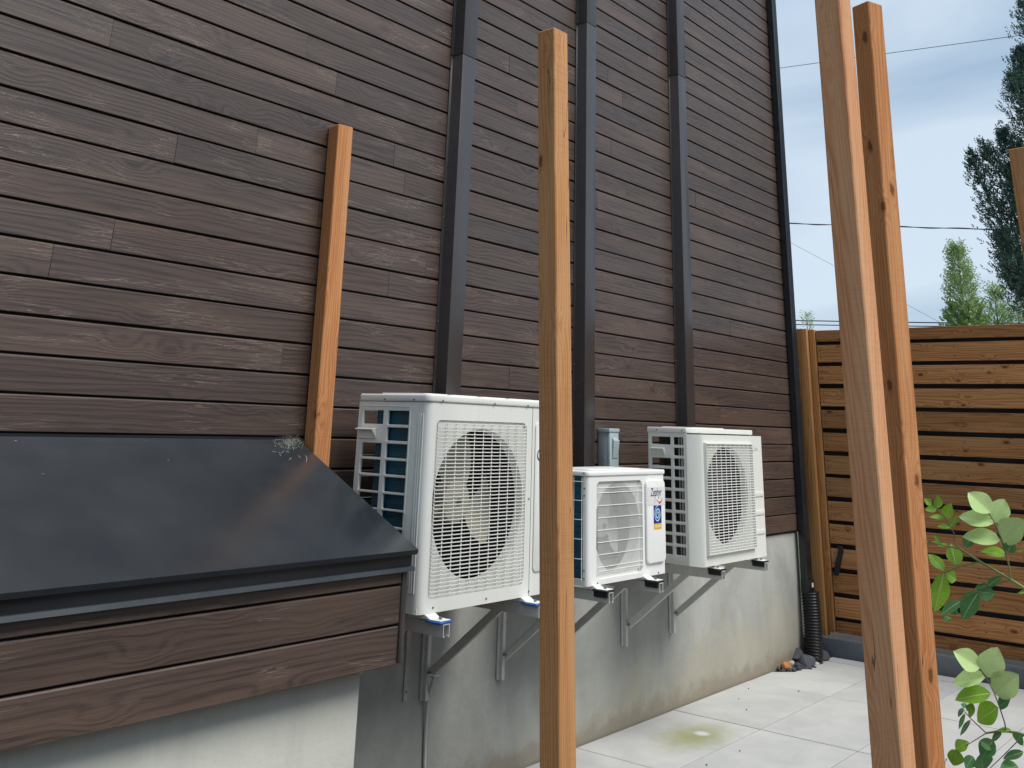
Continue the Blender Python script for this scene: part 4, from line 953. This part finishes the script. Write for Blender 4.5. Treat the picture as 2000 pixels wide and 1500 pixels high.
# juniper: ascending feathery plumes
def juniper():
    rr = random.Random(11); X = 12.0
    e = thing('juniper_tree', (X + .3, -1.75, zb), 'dark blue-green juniper with feathery upswept branches above the fence', 'tree', 'conifers growing beyond the fence')
    tr = MB(); m = MB(); dead = MB()
    root = Vector((X + .3, -1.75, zb))
    tr.tube([root, root + Vector((0, .03, 2.5)), root + Vector((0, 0, 6.4))], [.11, .08, .012], 8)
    plumes = [((2010, 560), (1975, 470), (1935, 400), (1893, 300)), ((2020, 520), (1985, 430), (1955, 350), (1922, 285)), ((2020, 600), (1995, 540), (1975, 505), (1952, 455)), ((2040, 420), (2010, 340), (1985, 300), (1958, 262)),
              ((2050, 350), (2020, 260), (1995, 190), (1978, 150)), ((2040, 300), (2012, 220), (1995, 140), (1992, 100)), ((2040, 520), (2010, 440), (1990, 380), (1972, 330)), ((2060, 240), (2030, 120), (2010, 40), (2000, -20)), ((2030, 610), (2005, 565), (1990, 540), (1978, 520)),
              ((2080, 500), (2060, 380), (2050, 280), (2045, 200)), ((2120, 560), (2100, 420), (2090, 300), (2085, 180)), ((2090, 300), (2070, 160), (2060, 60), (2055, -40)), ((2160, 520), (2170, 380), (2180, 260), (2190, 150)), ((2140, 330), (2150, 200), (2150, 80), (2140, -40))]
    for i, q in enumerate(plumes):
        dX = rr.uniform(-.35, .35) if i > 1 else rr.uniform(-.12, .12); P = [atX(*c, X + dX) for c in q]
        inner = Vector((root.x, root.y, P[0].z - .35)); tr.tube([inner, (inner + P[0]) / 2 - Vector((0, 0, .06)), P[0]], [.03, .024, .018], 6); tr.tube(P, [.016, .012, .008, .003], 5)
        for k in range(620):
            t = rr.random() ** .85; f = t * 3; a = min(2, int(f)); c = P[a].lerp(P[a + 1], f - a); d = (P[a + 1] - P[a]).normalized()
            w_ = .27 * (1 - t) ** .6 + .03; off = Vector((rr.gauss(0, 1), rr.gauss(0, 1), rr.gauss(0, 1))) * w_ * .42
            tgt = dead if (rr.random() < .06 and t < .5) else m
            spray(tgt, c + off, d * .8 + off.normalized() * .55 + Vector((0, 0, .25)), rr.uniform(.05, .12), .008, rr, 4)
    tr.build('trunk', 'bark', e, smooth=True); m.build('crown', 'juniper_foliage', e); dead.build('dead_sprays', 'dead_foliage', e)
juniper()

# ------------------------------------------------------------------ overhead wires
def wire(p, q, r, sag, label, twist=False):
    pts = [Vector(p).lerp(Vector(q), i / 40) - Vector((0, 0, sag * 4 * (i / 40) * (1 - i / 40))) for i in range(41)]
    m = MB(); m.tube(pts, r, 6)
    if twist:
        n = 160; m.tube([Vector(p).lerp(Vector(q), i / n) - Vector((0, 0, sag * 4 * (i / n) * (1 - i / n))) + Vector((0, math.cos(i * .55), math.sin(i * .55))) * r * 1.5 for i in range(n + 1)], r * .8, 5)
    tag(m.build('overhead_wire', 'wire_dark', smooth=True), label, 'wire', 'overhead wires against the sky')
def ext(a, b, X, e0=-6, e1=6, dX=0):
    A, B = atX(*a, X), atX(*b, X + dX); d = (B - A); L_ = d.length; d.normalize(); return A + d * e0, B + d * e1
p, q = ext((1530, 132), (2000, 68), 22); wire(p, q, .007, .0, 'single thin wire crossing high in the sky above the other wires')
p, q = ext((1548, 435), (1930, 446), 20); wire(p, q, .009, .02, 'thick twisted overhead cable running behind the tall posts', True)
p, q = ext((1560, 622), (2000, 627), 40); wire(p, q, .022, .1, 'upper of the close parallel wires just above the fence')
p, q = ext((1560, 630), (2000, 633.5), 40); wire(p, q, .020, .1, 'lower of the close parallel wires just above the fence')
p, q = ext((1552, 478), (1640, 525), 30, -3, 5); wire(p, q, .005, .0, 'faint thin wire slanting down across the sky behind the posts')
